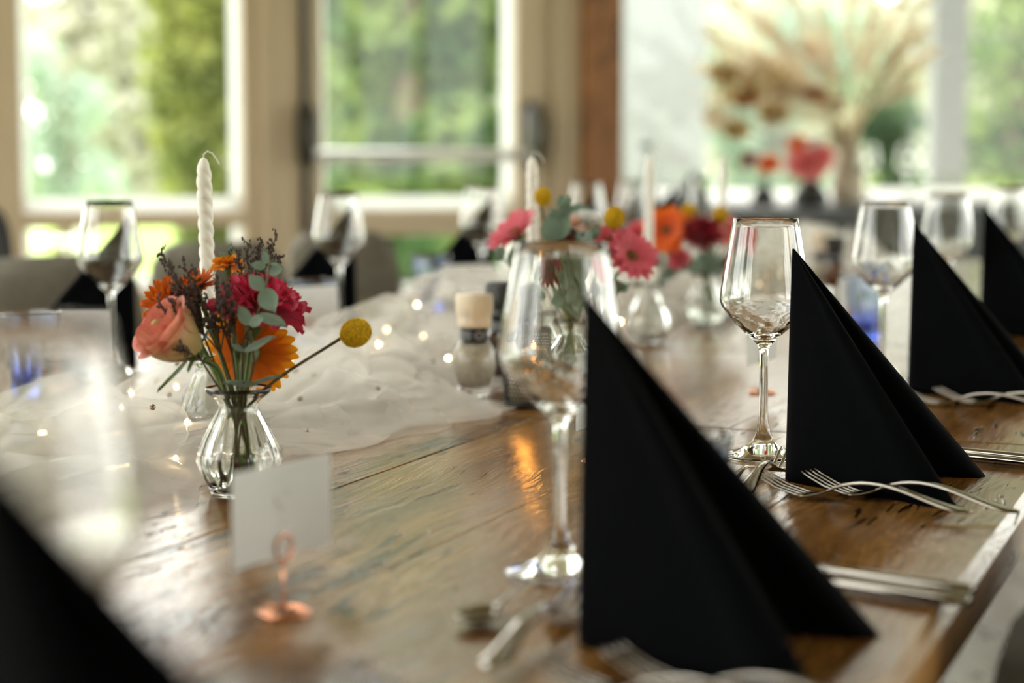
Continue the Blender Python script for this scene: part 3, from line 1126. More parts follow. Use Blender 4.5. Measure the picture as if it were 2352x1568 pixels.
def cutlery(kind, pos, deg, label, z=TOP + .0008, size=1.0):
    me = {'fork': FORK, 'spoon': SPOON, 'knife': KNIFE}[kind]
    nm = {'fork': 'table_fork', 'spoon': 'dessert_spoon', 'knife': 'table_knife'}[kind]
    o = obj(nm, me, M['steel'], None, (pos.x, pos.y, z), (0, 0, math.radians(deg)))
    o.scale = (size, size, size)
    return tag(o, label, kind, 'steel cutlery on the tables')


# name cards in copper wire holders
def holder_meshes():
    pts = []
    for i in range(90):                      # flat coil that stands on the table
        a = i / 89 * 2 * PI * 3.2
        r = .0085 + .0095 * i / 89
        pts.append((r * math.cos(a), r * math.sin(a), .0013 + (0.0012 if i % 28 < 14 else 0)))
    base = MB().tube(pts, .0011, 6).mesh('coil')
    m_ = MB()
    m_.tube([(.0085, 0, .0014), (.004, 0, .0022), (0, 0, .006), (0, 0, .020), (0, 0, .034)], .0009, 6)
    stem = m_.mesh('stem')
    pts = []
    for i in range(40):
        a = -PI / 2 + i / 39 * 2 * PI * 1.75
        pts.append((.0075 * math.cos(a), -.0028 + .0056 * i / 39, .0435 + .0085 * math.sin(a)))
    clip = MB().tube(pts, .0009, 6).mesh('clip')
    return base, stem, clip


H_BASE, H_STEM, H_CLIP = holder_meshes()


def card_meshes(w=.098, h=.060):
    m_ = MB()
    m_.grid(lambda a, b: ((a - .5) * w, .0008 * math.sin(a * PI) - .0003, b * h), 10, 4)
    m_.grid(lambda a, b: ((a - .5) * w, .0008 * math.sin(a * PI) + .0003, b * h), 10, 4)
    me = m_.mesh('card')
    k_ = MB()                                 # a few faint pink printed petals
    for (x, z, rx, rz, an) in ((-.006, .036, .0016, .0042, .5), (-.001, .031, .0040, .0013, .3), (.004, .040, .0013, .0032, -.4), (.001, .022, .0022, .0010, .1)):
        k_.add([(x + rx * math.cos(q) * math.cos(an) - rz * math.sin(q) * math.sin(an), -.00012, z + rx * math.cos(q) * math.sin(an) + rz * math.sin(q) * math.cos(an)) for q in [2 * PI * j / 12 for j in range(12)]], [tuple(range(12))])
    return me, k_.mesh('print')


CARD, LETTER = card_meshes()


def name_card(pos, deg, label, lift=.0375, dx=0.0):
    r = thing('name_card', label, 'name card', (pos.x, pos.y, TOP), (0, 0, math.radians(deg)), 'name cards in copper wire holders')
    obj('coil_base', H_BASE, M['copper'], r)
    obj('stem', H_STEM, M['copper'], r)
    obj('clip', H_CLIP, M['copper'], r)
    cd = obj('card', CARD, M['card'], r, (dx, 0, lift))
    obj('printed_motif', LETTER, M['ink'], cd)
    return r


# ---- right-hand row
A_, B_, C_ = at(1287, 1312, 1.335), at(1752, 1046, 1.85), at(2026, 862, 2.52)


def on(t, p):
    return T(t, p)


def ground(px, py, z=TOP):
    u, v = (px - 1176.0) / F_PX, (py - 784.0) / F_PX
    d = Vector((u, math.cos(PITCH) - v * math.sin(PITCH), -math.sin(PITCH) - v * math.cos(PITCH)))
    return Vector((0, 0, CAM_H)) + d * ((z - CAM_H) / d.z)


wine_glass(ground(1287, 1316), 'blurred wine glass left of the biggest black napkin, tealight seen through it')
wine_glass(ground(1752, 1048), 'sharp wine glass with dimpled bowl beside the second black napkin')
wine_glass(ground(2026, 868), 'wine glass left of the third black napkin on the right')
wine_glass(on(0.567, -.415), 'very blurred wine glass nearest the camera, lower left')
wine_glass(on(3.13, -.49), 'wine glass between the third and fourth black napkins on the right')
wine_glass(on(3.75, -.47), 'wine glass at the right edge behind the fourth black napkin')
wine_glass(on(4.37, -.49), 'wine glass on the right row near the far end')
# ---- left-hand row
LG = [(2.149, 'wine glass at far left in front of a black napkin and green lawn'),
      (2.815, 'wine glass right of the flowers, before the panic-bar door'),
      (3.425, 'wine glass below the panic bar beside the twisted candle'),
      (4.03, 'wine glass in front of the timber post'),
      (4.36, 'wine glass just right of the timber post'),
      (4.97, 'last wine glass on the left row by the windows')]
for t, lb in LG:
    wine_glass(on(t, -1.425), lb)

napkin(1.062, -.376, True, 'biggest black folded napkin in the right foreground', 0)
napkin(1.672, -.397, True, 'sharp black folded napkin beside the dimpled wine glass', 1)
napkin(2.358, -.410, True, 'third black folded napkin on the right, behind the sharp one', 2)
napkin(3.18, -.440, True, 'fourth black folded napkin at the right edge', 0)
napkin(3.85, -.44, True, 'farthest black folded napkin of the right row', 1)
napkin(0.455, -.352, True, 'very blurred black folded napkin in the lower left corner', 1)
napkin(2.245, -1.455, False, 'black folded napkin at far left behind the wine glass', 1)
napkin(2.93, -1.455, False, 'black folded napkin right of the flowers, behind a name card', 0)
napkin(3.55, -1.455, False, 'black folded napkin below the panic bar behind the blue tumbler', 2)
napkin(4.19, -1.455, False, 'black folded napkin in front of the timber post', 0)
napkin(4.80, -1.455, False, 'farthest black folded napkin of the left row', 1)

TR = .0385
tumbler(on(1.245, -.375), 'blue-tinted tumbler peeking out behind the biggest napkin')
tumbler(on(.594, -.325), 'blurred tumbler rim at the bottom edge of the picture')
tumbler(ground(70, 908), 'clear blue tumbler at the left edge of the table')
tumbler(at(683, 700, 2.93) * 0 + on(2.60, -1.36), 'blue tumbler hidden behind the red flower and name card')
tumbler(ground(990, 708), 'blue tumbler before the black napkin below the panic bar')
tumbler(on(3.02, -.60), 'blue tumbler seen through the third wine glass on the right')

name_card(ground(652, 1412), 58, 'white name card on a copper coil in the foreground')
name_card(on(1.69, -.585), 62, 'name card hidden behind the biggest black napkin')
name_card(ground(1750, 902), 62, 'white name card behind the sharp wine glass stem')
name_card(on(2.99, -.62), 62, 'name card seen through the third wine glass on the right')
name_card(on(2.47, -1.30), 40, 'white name card right of the red flower', .040)
name_card(on(3.06, -1.30), 20, 'white name card beside the blue tumbler in the middle', .040)
name_card(at(165, 900, 2.36), 8, 'white name card at the left edge before the tumbler', .038)

# cutlery at the places
def fork_pair(t, p, deg, a, b):
    q = T(t, p)
    cutlery('fork', q, deg, a)
    d = Vector((math.cos(math.radians(deg)), math.sin(math.radians(deg)), 0))
    n = Vector((-d.y, d.x, 0))
    cutlery('fork', q + n * .034 + d * .028, deg - 2, b)


fork_pair(*tp(ground(1742, 1128)), -43, 'nearer fork lying in front of the sharp black napkin', 'fork tucked against the foot of the sharp black napkin')
fork_pair(*tp(ground(1222, 1560)), -41, 'blurred fork at the bottom, left of the biggest napkin', 'second blurred fork under the biggest napkin')
fork_pair(*tp(ground(2070, 925)), -40, 'nearer fork before the third black napkin', 'farther fork before the third black napkin')
fork_pair(3.05, -1.62, 160, 'fork glinting behind the yellow ball flower', 'second fork glinting behind the yellow ball flower')
d_ = ground(2215, 1398)
kd = math.radians(-36)
kv = Vector((math.cos(kd), math.sin(kd), 0))
cutlery('knife', d_ - kv * .222, -36, 'nearest knife beside the biggest napkin, handle at the table edge')
cutlery('knife', d_ - kv * .222 + Vector((.010, .031, 0)), -36, 'second knife beside the biggest napkin')
d_ = ground(2420, 1082)
cutlery('knife', d_ - kv * .222, -36, 'knife behind the sharp black napkin at the right edge')
cutlery('knife', d_ - kv * .222 + Vector((.010, .028, 0)), -36, 'second knife behind the sharp black napkin')
# dessert fork and spoon above each place
cutlery('fork', ground(1818, 1070), 180 + 70, 'dessert fork with dark tines beside the sharp wine glass foot')
cutlery('spoon', ground(1752, 1088) - Vector((math.cos(1.19), math.sin(1.19), 0)) * .14, math.degrees(1.19), 'dessert spoon, handle end showing by the sharp wine glass foot', size=.75)
cutlery('fork', ground(1352, 1378), 180 + 72, 'blurred dessert fork by the foot of the nearest wine glass')
cutlery('spoon', ground(1062, 1448), 57, 'blurred dessert spoon with dark bowl in the foreground', size=.72)

# ------------------------------------------------------------------ vases, candles, runner
def rib(r, z, a, hi):
    if .010 < z < hi:
        e = min(1, (z - .010) / .02) * min(1, (hi - z) / .015)
        return r * (1 - .075 * max(0, e) * (abs(math.sin(6 * a)) ** 1.5))
    return r


def vase_mesh():
    out = [(0, 0), (.0225, 0), (.0245, .0015), (.0275, .010), (.0330, .020), (.0374, .0305), (.0366, .036), (.0318, .048), (.0256, .060), (.0198, .070), (.0166, .0765), (.0178, .081), (.0235, .0855), (.0275, .0890), (.0285, .0925)]
    inn = [(.0275, .0930), (.0262, .0895), (.0222, .0868), (.0165, .0815), (.0155, .0765), (.0175, .070), (.0226, .060), (.0285, .048), (.0326, .036), (.0332, .0305), (.0300, .020), (.0255, .011), (.020, .0055), (0, .0050)]
    loops = []
    seg = 84
    for i, (r, z) in enumerate(out + inn):
        r = max(r, 1e-5)
        loops.append([((rib(r, z, 2 * PI * k / seg, .08) if i < len(out) else r) * math.cos(2 * PI * k / seg), (rib(r, z, 2 * PI * k / seg, .08) if i < len(out) else r) * math.sin(2 * PI * k / seg), z) for k in range(seg)])
    return MB().loft(loops, True, False).mesh('vase')


VASE = vase_mesh()
WATER = MB().lathe([(0, .0056), (.0195, .006), (.0249, .0115), (.0294, .0205), (.0326, .0302), (.0320, .0355), (.0318, .0362), (0, .0360)], 40).mesh('water')


def vase(pos, label, water=True):
    r = thing('glass_vase', label, 'vase', (pos.x, pos.y, TOP), (0, 0, random.uniform(0, 6)), 'small fluted glass vases')
    obj('vessel', VASE, M['vase'], r)
    if water:
        obj('water', WATER, M['water'], r)
    return r


def candle_mesh(H, R=.0074):
    k = 150.0
    nz, seg = int(H / .0016), 36
    loops = []
    for i in range(nz + 1):
        z = H * i / nz
        tpr = 1.0
        d = H - z
        if d < .022:
            tpr = max(.10, math.sqrt(max(0, 1 - (1 - d / .022) ** 2.2)) * .92 + .06)
        amp = .25 * min(1, d / .02)
        L = []
        for j in range(seg):
            a = 2 * PI * j / seg
            r = R * tpr * (1 - amp + amp * 1.25 * abs(math.cos(1.5 * (a + k * z))) ** .7)
            L.append((r * math.cos(a), r * math.sin(a), z))
        loops.append(L)
    return MB().loft(loops).mesh('candle')


WAX = candle_mesh(.281)
WICKM = MB().tube([(0, 0, .279), (.0004, 0, .284), (.004, 0, .287), (.009, 0, .285), (.0130, 0, .279), (.0150, 0, .274)], [.0009] * 5 + [.0013], 6).mesh('wick')


def candle(pos, z, label, lean=(0, 0), flip=False):
    r = thing('twisted_candle', label, 'candle', (pos.x, pos.y, z), (math.radians(lean[0]), math.radians(lean[1]), PI if flip else 0), 'white twisted candles in glass vases')
    obj('wax', WAX, M['wax'], r)
    obj('wick', WICKM, M['wick'], r)
    return r


V1 = ground(551, 1136)
vase(V1, 'fluted glass vase holding the sharp bouquet')
c1 = at(489, 900, 1.90)
vase(c1, 'fluted glass vase behind the sharp bouquet holding the twisted candle', False)
candle(c1, TOP + .0062, 'sharp white twisted candle with bent wick behind the bouquet', (0, -1.2))
c2 = at(1230, 900, 2.43)
vase(c2, 'fluted glass vase holding the candle behind the tealight', False)
candle(c2, TOP + .0062, 'blurred twisted candle beside the coral flowers in the middle', (0, -1.0))
c3 = at(1488, 900, 2.96)
vase(c3, 'fluted glass vase holding the candle left of the orange flower', False)
candle(c3, TOP + .0062, 'blurred white candle left of the orange gerbera')
c4 = at(1655, 900, 3.42)
vase(c4, 'fluted glass vase holding the farthest candle', False)
candle(c4, TOP + .0062, 'blurred white candle standing behind the crimson flower')
V2 = at(1316, 900, 2.31)
vase(V2, 'fluted glass vase holding the middle bouquet')
V3 = at(1620, 900, 3.22)
vase(V3, 'fluted glass vase holding the far bouquet of orange and crimson flowers')

# ---- tulle runner
def tulle_layer(seed, t0, t1, zoff, wmul, hmul, nt_, nq):
    def f(a, q):
        t = t0 + (t1 - t0) * a
        w = noise.noise(Vector((t * 2.1, seed * 3.3, 0)))
        w2 = noise.noise(Vector((t * 7.0, seed * 5.1, 4)))
        eR = -.865 + .045 * w + .045 * w2
        if t < 1.62:
            eR -= .012
        if 1.62 < t < 2.12:
            eR += .045 * math.sin((t - 1.62) / .5 * PI)
        if t > 2.02:
            eR -= .05 * min(1, (t - 2.02) / .08)
        eR += .035 * abs(((t * 3.1 + seed * .37) % 1.0) * 2 - 1) - .02
        eL = eR - (.36 + .05 * noise.noise(Vector((t * 2.7, seed, 8)))) * wmul
        p = eL + (eR - eL) * q
        env = min(1, max(0, q) / .30, max(0, 1 - q) / .42) ** 1.1
        A = .052 + .03 * noise.noise(Vector((t * 1.7, seed * 2.0, 2))) + (.035 if t > 2.5 else 0)
        A *= .45 if t < 1.05 else 1
        v = Vector((t * 3.4, q * 2.4, seed * 9.1))
        rg = 1 - abs(noise.noise(v)) * 2.0
        v2 = Vector((t * 7.5 + q * 1.6, q * 4.2 - t * 2, seed * 4.7))
        rg2 = 1 - abs(noise.noise(v2)) * 2.0
        # pleats that wander, lean over and double the cloth
        ph = 2 * PI * (5.0 * q + 2.6 * noise.noise(Vector((t * 2.3, q * 1.5, seed * 7.7))) + .8 * noise.noise(Vector((t * 6.0, q * 3.0, seed * 1.7))))
        amp = .5 + .5 * noise.noise(Vector((t * 3.1, q * 2.0, seed * 6.1)))
        ps = 2 * PI * (2.4 * t + 1.6 * noise.noise(Vector((t * 1.9, q * 2.6, seed * 3.7 + 5))))
        tri = lambda x: 2 / PI * math.asin(math.sin(x))
        h = A * (.40 + .65 * max(0, rg)) + .022 * max(-.3, rg2) + .020 * amp * tri(ph + 1.571) + .014 * tri(ps + 1.571)
        z = max(.0012, h * env * hmul) + zoff
        sy = .040 * amp * tri(ph) * env + .02 * noise.noise(v2 + Vector((5, 5, 5))) * env
        sx = .050 * tri(ps) * env + .03 * noise.noise(v2 + Vector((15, 5, 5))) * env
        w_ = T(t + sx, p + sy, TOP + z)
        return w_
    return MB().grid(f, nt_, nq), f


m1, tf1 = tulle_layer(1.0, .84, 5.2, .0004, 1.0, 1.0, 800, 84)
run = obj('tulle_runner', m1.mesh('tulle', True, False), M['tulle'])
tag(run, 'crumpled sheer white tulle runner with pearls down the table centre', 'table runner')
m2, tf2 = tulle_layer(2.3, .90, 5.15, .0010, .82, .72, 460, 44)
obj('inner_layer', m2.mesh('tulle_inner', True, False), M['tulle2'], run)
m3, tf3 = tulle_layer(4.9, .95, 5.1, .0016, .66, .45, 380, 36)
obj('inner_layer', m3.mesh('tulle_core', True, False), M['tulle2'], run)
PEARL = MB().sphere((0, 0, 0), .0030, 12, 8).mesh('pearl')
rnd = random.Random(21)
for k in range(150):
    a = rnd.random() ** 1.5 * .62
    pt = tf1(a, rnd.uniform(.06, .97))
    obj('pearl', PEARL, M['pearl'], run, (pt.x, pt.y, pt.z + .0014))

# ---- warm string of lights inside the tulle
sl = thing('string_lights', 'warm fairy lights on thin wire inside the tulle runner', 'string lights', T(1.2, -1.0))
rnd = random.Random(5)
pts = []
for k in range(260):
    a = k / 259
    t = 1.0 + 3.6 * a
    q = .5 + .40 * math.sin(t * 9.0 + 1.2 * math.sin(t * 5)) * (.85 + .15 * rnd.random())
    fa = (t - .84) / (5.2 - .84)
    w = tf1(fa, q)
    w.z = TOP + .004 + max(0, (w.z - TOP) * .72)
    pts.append(w - sl.location)
obj('wire', MB().tube(pts, .0004, 4).mesh('wire'), M['wire'], sl)
BULB = MB().sphere((0, 0, 0), .0021, 10, 8, 1.3).mesh('bulb')
for k in range(4, 258, 6):
    obj('bulb', BULB, M['led'], sl, pts[k] + Vector((0, 0, .002)))

# ------------------------------------------------------------------ flowers
def petal_mesh(L, W, cup=.3, curl=.2, ruffle=0.0, nf=0.0, nu=8, nv=6, point=1.0, seed=0, blunt=.55):
    vs, uv, fs = [], [], []
    for i in range(nu + 1):
        u = i / nu
        w = W * .5 * (math.sin(PI * min(1, u ** .8 * blunt + .06 + (1 - blunt) * u ** 3 * point)) ** .75) + .0004
        for j in range(nv + 1):
            v = j / nv * 2 - 1
            x = v * w
            y = u * L * (1 - .10 * v * v * (1 if u > .6 else 0))
            z = cup * W * (v * v) * .5 * u + curl * L * u * u
            if ruffle:
                z += ruffle * u ** 2 * math.sin(nf * v * PI + seed + u * 2) + ruffle * .5 * u ** 2 * math.sin(nf * 2.3 * v * PI + seed * 2.1)
                y += ruffle * .7 * u ** 3 * math.sin(nf * 1.7 * v * PI + seed * 1.3)
            vs.append((x, y, z))
            uv.append((u, j / nv))
    w_ = nv + 1
    for i in range(nu):
        for j in range(nv):
            fs.append((i * w_ + j, i * w_ + j + 1, (i + 1) * w_ + j + 1, (i + 1) * w_ + j))
    m_ = MB()
    m_.add(vs, fs)
    return m_.mesh('petal', True, False, 0.0, uv)


def head_matrix(axis, spin=0.0):
    a = Vector(axis).normalized()
    q = Vector((0, 0, 1)).rotation_difference(a)
    return q.to_matrix().to_4x4() @ Matrix.Rotation(spin, 4, 'Z')


def flower_root(name, label, cat, pos, axis, spin=0.0, group=None):
    r = thing(name, label, cat, (0, 0, 0), (0, 0, 0), group)
    r.matrix_world = Matrix.Translation(pos) @ head_matrix(axis, spin)
    return r


def add_stem(r, pos, axis, foot, rad, mat, neck=None, name='stem'):
    """stem in world space, made local to the flower"""
    ax = Vector(axis).normalized()
    inv = (Matrix.Translation(r.location) @ r.rotation_euler.to_matrix().to_4x4()).inverted()
    P0 = Vector(pos) - ax * .004
    P1 = Vector(pos) - ax * .022
    neck = Vector(neck) if neck is not None else None
    P4 = Vector(foot)
    ctrl = [P0, P1] + ([neck] if neck is not None else []) + [P4]
    pts = []
    n = len(ctrl)
    for i in range(n - 1):                   # smooth through the control points
        p0, p1, p2, p3 = ctrl[max(i - 1, 0)], ctrl[i], ctrl[i + 1], ctrl[min(i + 2, n - 1)]
        for k in range(6):
            s = k / 6
            pts.append(.5 * ((2 * p1) + (p2 - p0) * s + (2 * p0 - 5 * p1 + 4 * p2 - p3) * s * s + (3 * p1 - p0 - 3 * p2 + p3) * s ** 3))
    pts.append(P4)
    loc = [inv @ q for q in pts]
    return obj(name, MB().tube(loc, rad, 8).mesh('stem'), mat, r)


def ring(r, mesh, mat, n, radius, z, tilt, jitter=0.0, spin0=0.0, name='petal', seed=0, scale=1.0):
    rnd = random.Random(seed)
    for k in range(n):
        a = spin0 + 2 * PI * k / n + rnd.uniform(-1, 1) * jitter * .6
        tl = tilt + rnd.uniform(-1, 1) * jitter
        s = scale * (1 + rnd.uniform(-.08, .08))
        mt = Matrix.Rotation(a, 4, 'Z') @ Matrix.Translation((0, radius, z)) @ Matrix.Rotation(tl, 4, 'X') @ Matrix.Scale(s, 4)
        obj(name, mesh, mat, r, matrix=mt)


def fluffy_disc(rad, h, n, seed):
    """many short florets on a dome, one part"""
    rnd = random.Random(seed)
    m_ = MB()
    m_.lathe([(0, -h * .5), (rad * .8, -h * .4), (rad, 0), (rad * .75, h * .6), (0, h)], 20)
    for _ in range(n):
        a, q = rnd.uniform(0, 6.28), math.sqrt(rnd.random())
        rr = rad * q
        z = h * (1 - q * q)
        m_.tube([(rr * math.cos(a), rr * math.sin(a), z * .8), (rr * 1.08 * math.cos(a), rr * 1.08 * math.sin(a), z + rad * .18)], [rad * .05, rad * .02], 4)
    return m_.mesh('disc')


G_PETAL = {}


def gerbera(pos, axis, rad, mat, label, foot, neck=None, n=24, eye=None, tilt=.12, seed=1, cat='flower', group=None, back=False):
    r = flower_root('gerbera', label, cat, pos, axis, seed * .7, group)
    key = round(rad, 4)
    if key not in G_PETAL:
        G_PETAL[key] = petal_mesh(rad * .86, rad * .27, .35, -.05, 0, 0, 7, 4, .6, blunt=.50)
    ring(r, G_PETAL[key], mat, n, rad * .16, .001, tilt, .10, 0, 'petal', seed)
    ring(r, G_PETAL[key], mat, n - 5, rad * .13, .004, tilt + .16, .10, .1, 'petal', seed + 1, .82)
    d = obj('eye', fluffy_disc(rad * .24, rad * .10, 60, seed), M['eye'] if eye is None else eye, r, (0, 0, .004))
    obj('calyx', MB().lathe([(0, -rad * .42), (rad * .10, -rad * .40), (rad * .20, -rad * .18), (rad * .25, -.001), (0, .001)], 18).mesh('calyx'), M['calyx'], r)
    add_stem(r, pos, axis, foot, .0023, M['stem'], neck)
    return r


def wrapped_petal(R, rr, half, top, flare, seed):
    """a petal that hugs the bud: part of a cup, its lip rolled outwards"""
    vs, uv, fs = [], [], []
    nu, nv = 12, 12
    for i in range(nu + 1):
        u = i / nu
        for j in range(nv + 1):
            v = j / nv * 2 - 1
            edge = 1 - .22 * abs(v) ** 2.5
            uu = u * edge
            body = math.sin(PI * min(1, .08 + uu * .62)) ** .8
            lip = max(0, uu - .70) / .30
            r = R * rr * (.22 + .78 * body) + R * flare * lip ** 1.8 + R * .05 * v * (1 if seed % 2 else -1)
            z = -R * .85 + R * top * (uu - .18 * flare * lip ** 2.2) + R * .03 * math.sin(v * 4 + seed) * uu
            a_ = v * half * (.35 + .65 * min(1, uu * 2.2)) * (1 - .12 * lip)
            vs.append((r * math.sin(a_), r * math.cos(a_), z))
            uv.append((u, j / nv))
    w_ = nv + 1
    for i in range(nu):
        for j in range(nv):
            fs.append((i * w_ + j, i * w_ + j + 1, (i + 1) * w_ + j + 1, (i + 1) * w_ + j))
    return MB().add(vs, fs).mesh('petal', True, False, 0.0, uv)


def rose(pos, axis, rad, mat, label, foot, neck, seed=1, cat='flower', sepals=True):
    r = flower_root('rose', label, cat, pos, axis, seed)
    for li, (n, rr, half, top, flare) in enumerate(((3, .30, 1.5, 1.72, .0), (3, .46, 1.3, 1.74, .06), (4, .64, 1.05, 1.72, .16), (4, .82, 1.0, 1.68, .30), (5, .95, .86, 1.55, .50))):
        pm = wrapped_petal(rad, rr, half, top, flare, seed + li)
        ring(r, pm, mat, n, 0.0, 0.0, 0.0, .07, li * .8, 'petal', seed + li)
    obj('heart', MB().lathe([(0, rad * .82), (rad * .10, rad * .80), (rad * .20, rad * .55), (rad * .24, -rad * .4), (0, -rad * .5)], 16, lambda q, z, a: q * (1 + .12 * math.sin(3 * a + z * 160))).mesh('heart'), mat, r)
    obj('hip', MB().lathe([(0, -rad * 1.25), (rad * .14, -rad * 1.2), (rad * .30, -rad * 1.0), (rad * .34, -rad * .80), (0, -rad * .72)], 14).mesh('hip'), M['sepal'], r)
    if sepals:
        sm = petal_mesh(rad * 1.5, rad * .34, .3, .10, 0, 0, 8, 3, 1.0, 0, .9)
        ring(r, sm, M['sepal'], 5, rad * .26, -rad * .86, .10, .40, .3, 'sepal', seed)
    add_stem(r, Vector(pos) - Vector(axis).normalized() * rad * 1.15, axis, foot, .0028, M['stem'], neck)
    return r


def fan_petal(L, W, ruffle, nf, droop, seed):
    vs, uv, fs = [], [], []
    nu, nv = 12, 22
    for i in range(nu + 1):
        u = i / nu
        w = W * .5 * (.12 + .88 * u ** .9)
        for j in range(nv + 1):
            v = j / nv * 2 - 1
            rag = .045 * math.sin(v * nf * 7.3 + seed * 2.0) + .03 * math.sin(v * nf * 13 + seed)
            y = L * u * (1 - .30 * abs(v) ** 2.6) * (1 + rag * u ** 4)
            x = v * w * (1 - .10 * u * u)
            z = .12 * W * v * v * u - droop * L * u ** 2.4
            z += ruffle * u ** 2.2 * (math.sin(nf * v * PI + seed) + .5 * math.sin(nf * 2.1 * v * PI + seed * 1.9))
            vs.append((x, y, z))
            uv.append((u, j / nv))
    w_ = nv + 1
    for i in range(nu):
        for j in range(nv):
            fs.append((i * w_ + j, i * w_ + j + 1, (i + 1) * w_ + j + 1, (i + 1) * w_ + j))
    return MB().add(vs, fs).mesh('petal', True, False, 0.0, uv)


def ruffled(pos, axis, rad, mat, label, foot, neck, seed=1, cat='flower', n=(6, 7, 7, 6), group=None, name='ruffled_flower'):
    r = flower_root(name, label, cat, pos, axis, seed, group)
    tl = [1.32, 1.02, .70, .36]
    for li, k in enumerate(n):
        pm = fan_petal(rad * (.86 + .08 * li), rad * (1.05 + .12 * li), rad * .085, 2.4 + li * .3, .10 + .08 * li, seed + li * 1.7)
        ring(r, pm, mat, k, rad * .05, -rad * .34, tl[li], .16, li * .5, 'petal', seed + li)
    obj('calyx', MB().lathe([(0, -rad * .95), (rad * .10, -rad * .92), (rad * .19, -rad * .65), (rad * .20, -rad * .34), (rad * .05, -rad * .25), (0, -rad * .2)], 12).mesh('calyx'), M['sepal'], r)
    add_stem(r, pos, axis, foot, .0024, M['stem'], neck)
    return r


def pompon(pos, axis, rad, mat, label, foot, neck, seed=1, group=None, name='chrysanthemum', cat='flower', dens=1.0):
    r = flower_root(name, label, cat, pos, axis, seed, group)
    pm = petal_mesh(rad * .80, rad * .22, .5, .10, rad * .02, 1.2, 6, 3, .7, seed, .6)
    for li, (n, tl, s) in enumerate(((9, 1.40, .60), (12, 1.10, .78), (14, .80, .92), (16, .48, 1.0), (15, .16, 1.02), (12, -.18, .95))):
        ring(r, pm, mat, int(n * dens), rad * .12, -rad * .2, tl, .16, li * .3, 'petal', seed + li, s)
    obj('calyx', MB().lathe([(0, -rad * .5), (rad * .2, -rad * .42), (rad * .3, -rad * .22), (0, -rad * .15)], 12).mesh('calyx'), M['calyx'], r)
    add_stem(r, pos, axis, foot, .0022, M['stem'], neck)
    return r


def craspedia_ball(rad, seed):
    rnd = random.Random(seed)
    m_ = MB()
    m_.sphere((0, 0, 0), rad * .90, 24, 16, 1.12)
    n = 900
    for i in range(n):                       # tiny florets all over the ball
        z = 1 - 2 * (i + .5) / n
        a = i * 2.399963
        q = math.sqrt(1 - z * z)
        d = Vector((q * math.cos(a), q * math.sin(a), z * 1.12))
        c = d * rad * .88
        e = d * rad * (1.0 + rnd.uniform(-.02, .04))
        s = rad * .050
        o_ = d.orthogonal().normalized() * s
        o2 = d.cross(o_).normalized() * s
        m_.add([c + o_, c + o2, c - o_, c - o2, e], [(0, 1, 4), (1, 2, 4), (2, 3, 4), (3, 0, 4)])
    return m_.mesh('ball', False, False)


CRASP = craspedia_ball(.0128, 2)


def craspedia(pos, axis, label, foot, neck=None, scale=1.0, seed=0):
    r = flower_root('craspedia', label, 'flower', pos, axis, seed, 'yellow ball flowers')
    b = obj('flower_ball', CRASP, M['craspedia'], r)
    b.scale = (scale,) * 3
    b['kind'] = 'stuff'
    add_stem(r, pos, axis, foot, .0014, M['brown_stem'], neck)
    return r


def statice(pos_list, foot, neck, label, seed=0, mat=None, group=None, name='statice_sprig', budn=5, budr=.00095):
    """a branching dry sprig: pos_list are the tips in world space"""
    r = thing(name, label, 'dried flower', foot, (0, 0, 0), group)
    o = Vector(foot)
    rnd = random.Random(seed)
    m_ = MB()
    nk = Vector(neck) - o
    mid = sum((Vector(p) for p in pos_list), Vector()) / len(pos_list) - o
    fork_ = nk.lerp(mid, .5)
    m_.tube([(0, 0, 0), nk, fork_], [.0011, .001, .0009], 5)
    bm_ = MB()
    for p in pos_list:
        e = Vector(p) - o
        m = fork_.lerp(e, .5) + Vector((rnd.uniform(-1, 1), rnd.uniform(-1, 1), rnd.uniform(-.5, 1))) * .004
        m_.tube([fork_, m, e], [.0008, .0007, .0005], 5)
        for s in range(9):
            f = .05 + .95 * s / 8
            c = m.lerp(e, f)
            d = (e - m).normalized()
            side = Vector((rnd.uniform(-1, 1), rnd.uniform(-1, 1), rnd.uniform(-1, 1)))
            side = (side - d * side.dot(d)).normalized() * .006 * (1.1 - f * .5) + d * .005
            m_.tube([c, c + side], [.0005, .0004], 4)
            for b in range(budn):
                g = c + side * (b / (budn - 1)) + Vector((rnd.uniform(-1, 1), rnd.uniform(-1, 1), rnd.uniform(-1, 1))) * .0016
                rr = budr * rnd.uniform(.7, 1.3)
                bm_.sphere(g, rr, 5, 4, 1.5)
    obj('stem', m_.mesh('sprig'), M['brown_stem'], r)
    b = obj('buds', bm_.mesh('buds'), mat or M['statice'], r)
    b['kind'] = 'stuff'
    return r


LEAF = petal_mesh(.030, .021, .18, .06, 0, 0, 8, 6, .6, 0, .86)


def leaf_mt(base, tip, face, w=1.0):
    """matrix that lays the 30 mm leaf from base to tip, upper side towards face"""
    y = (Vector(tip) - Vector(base))
    L = y.length
    y.normalize()
    z = Vector(face) - y * Vector(face).dot(y)
    z.normalize()
    x = y.cross(z)
    m_ = Matrix((x, y, z)).transposed().to_4x4()
    s = L / .030
    return Matrix.Translation(base) @ m_ @ Matrix.Diagonal((s * w, s, s, 1))


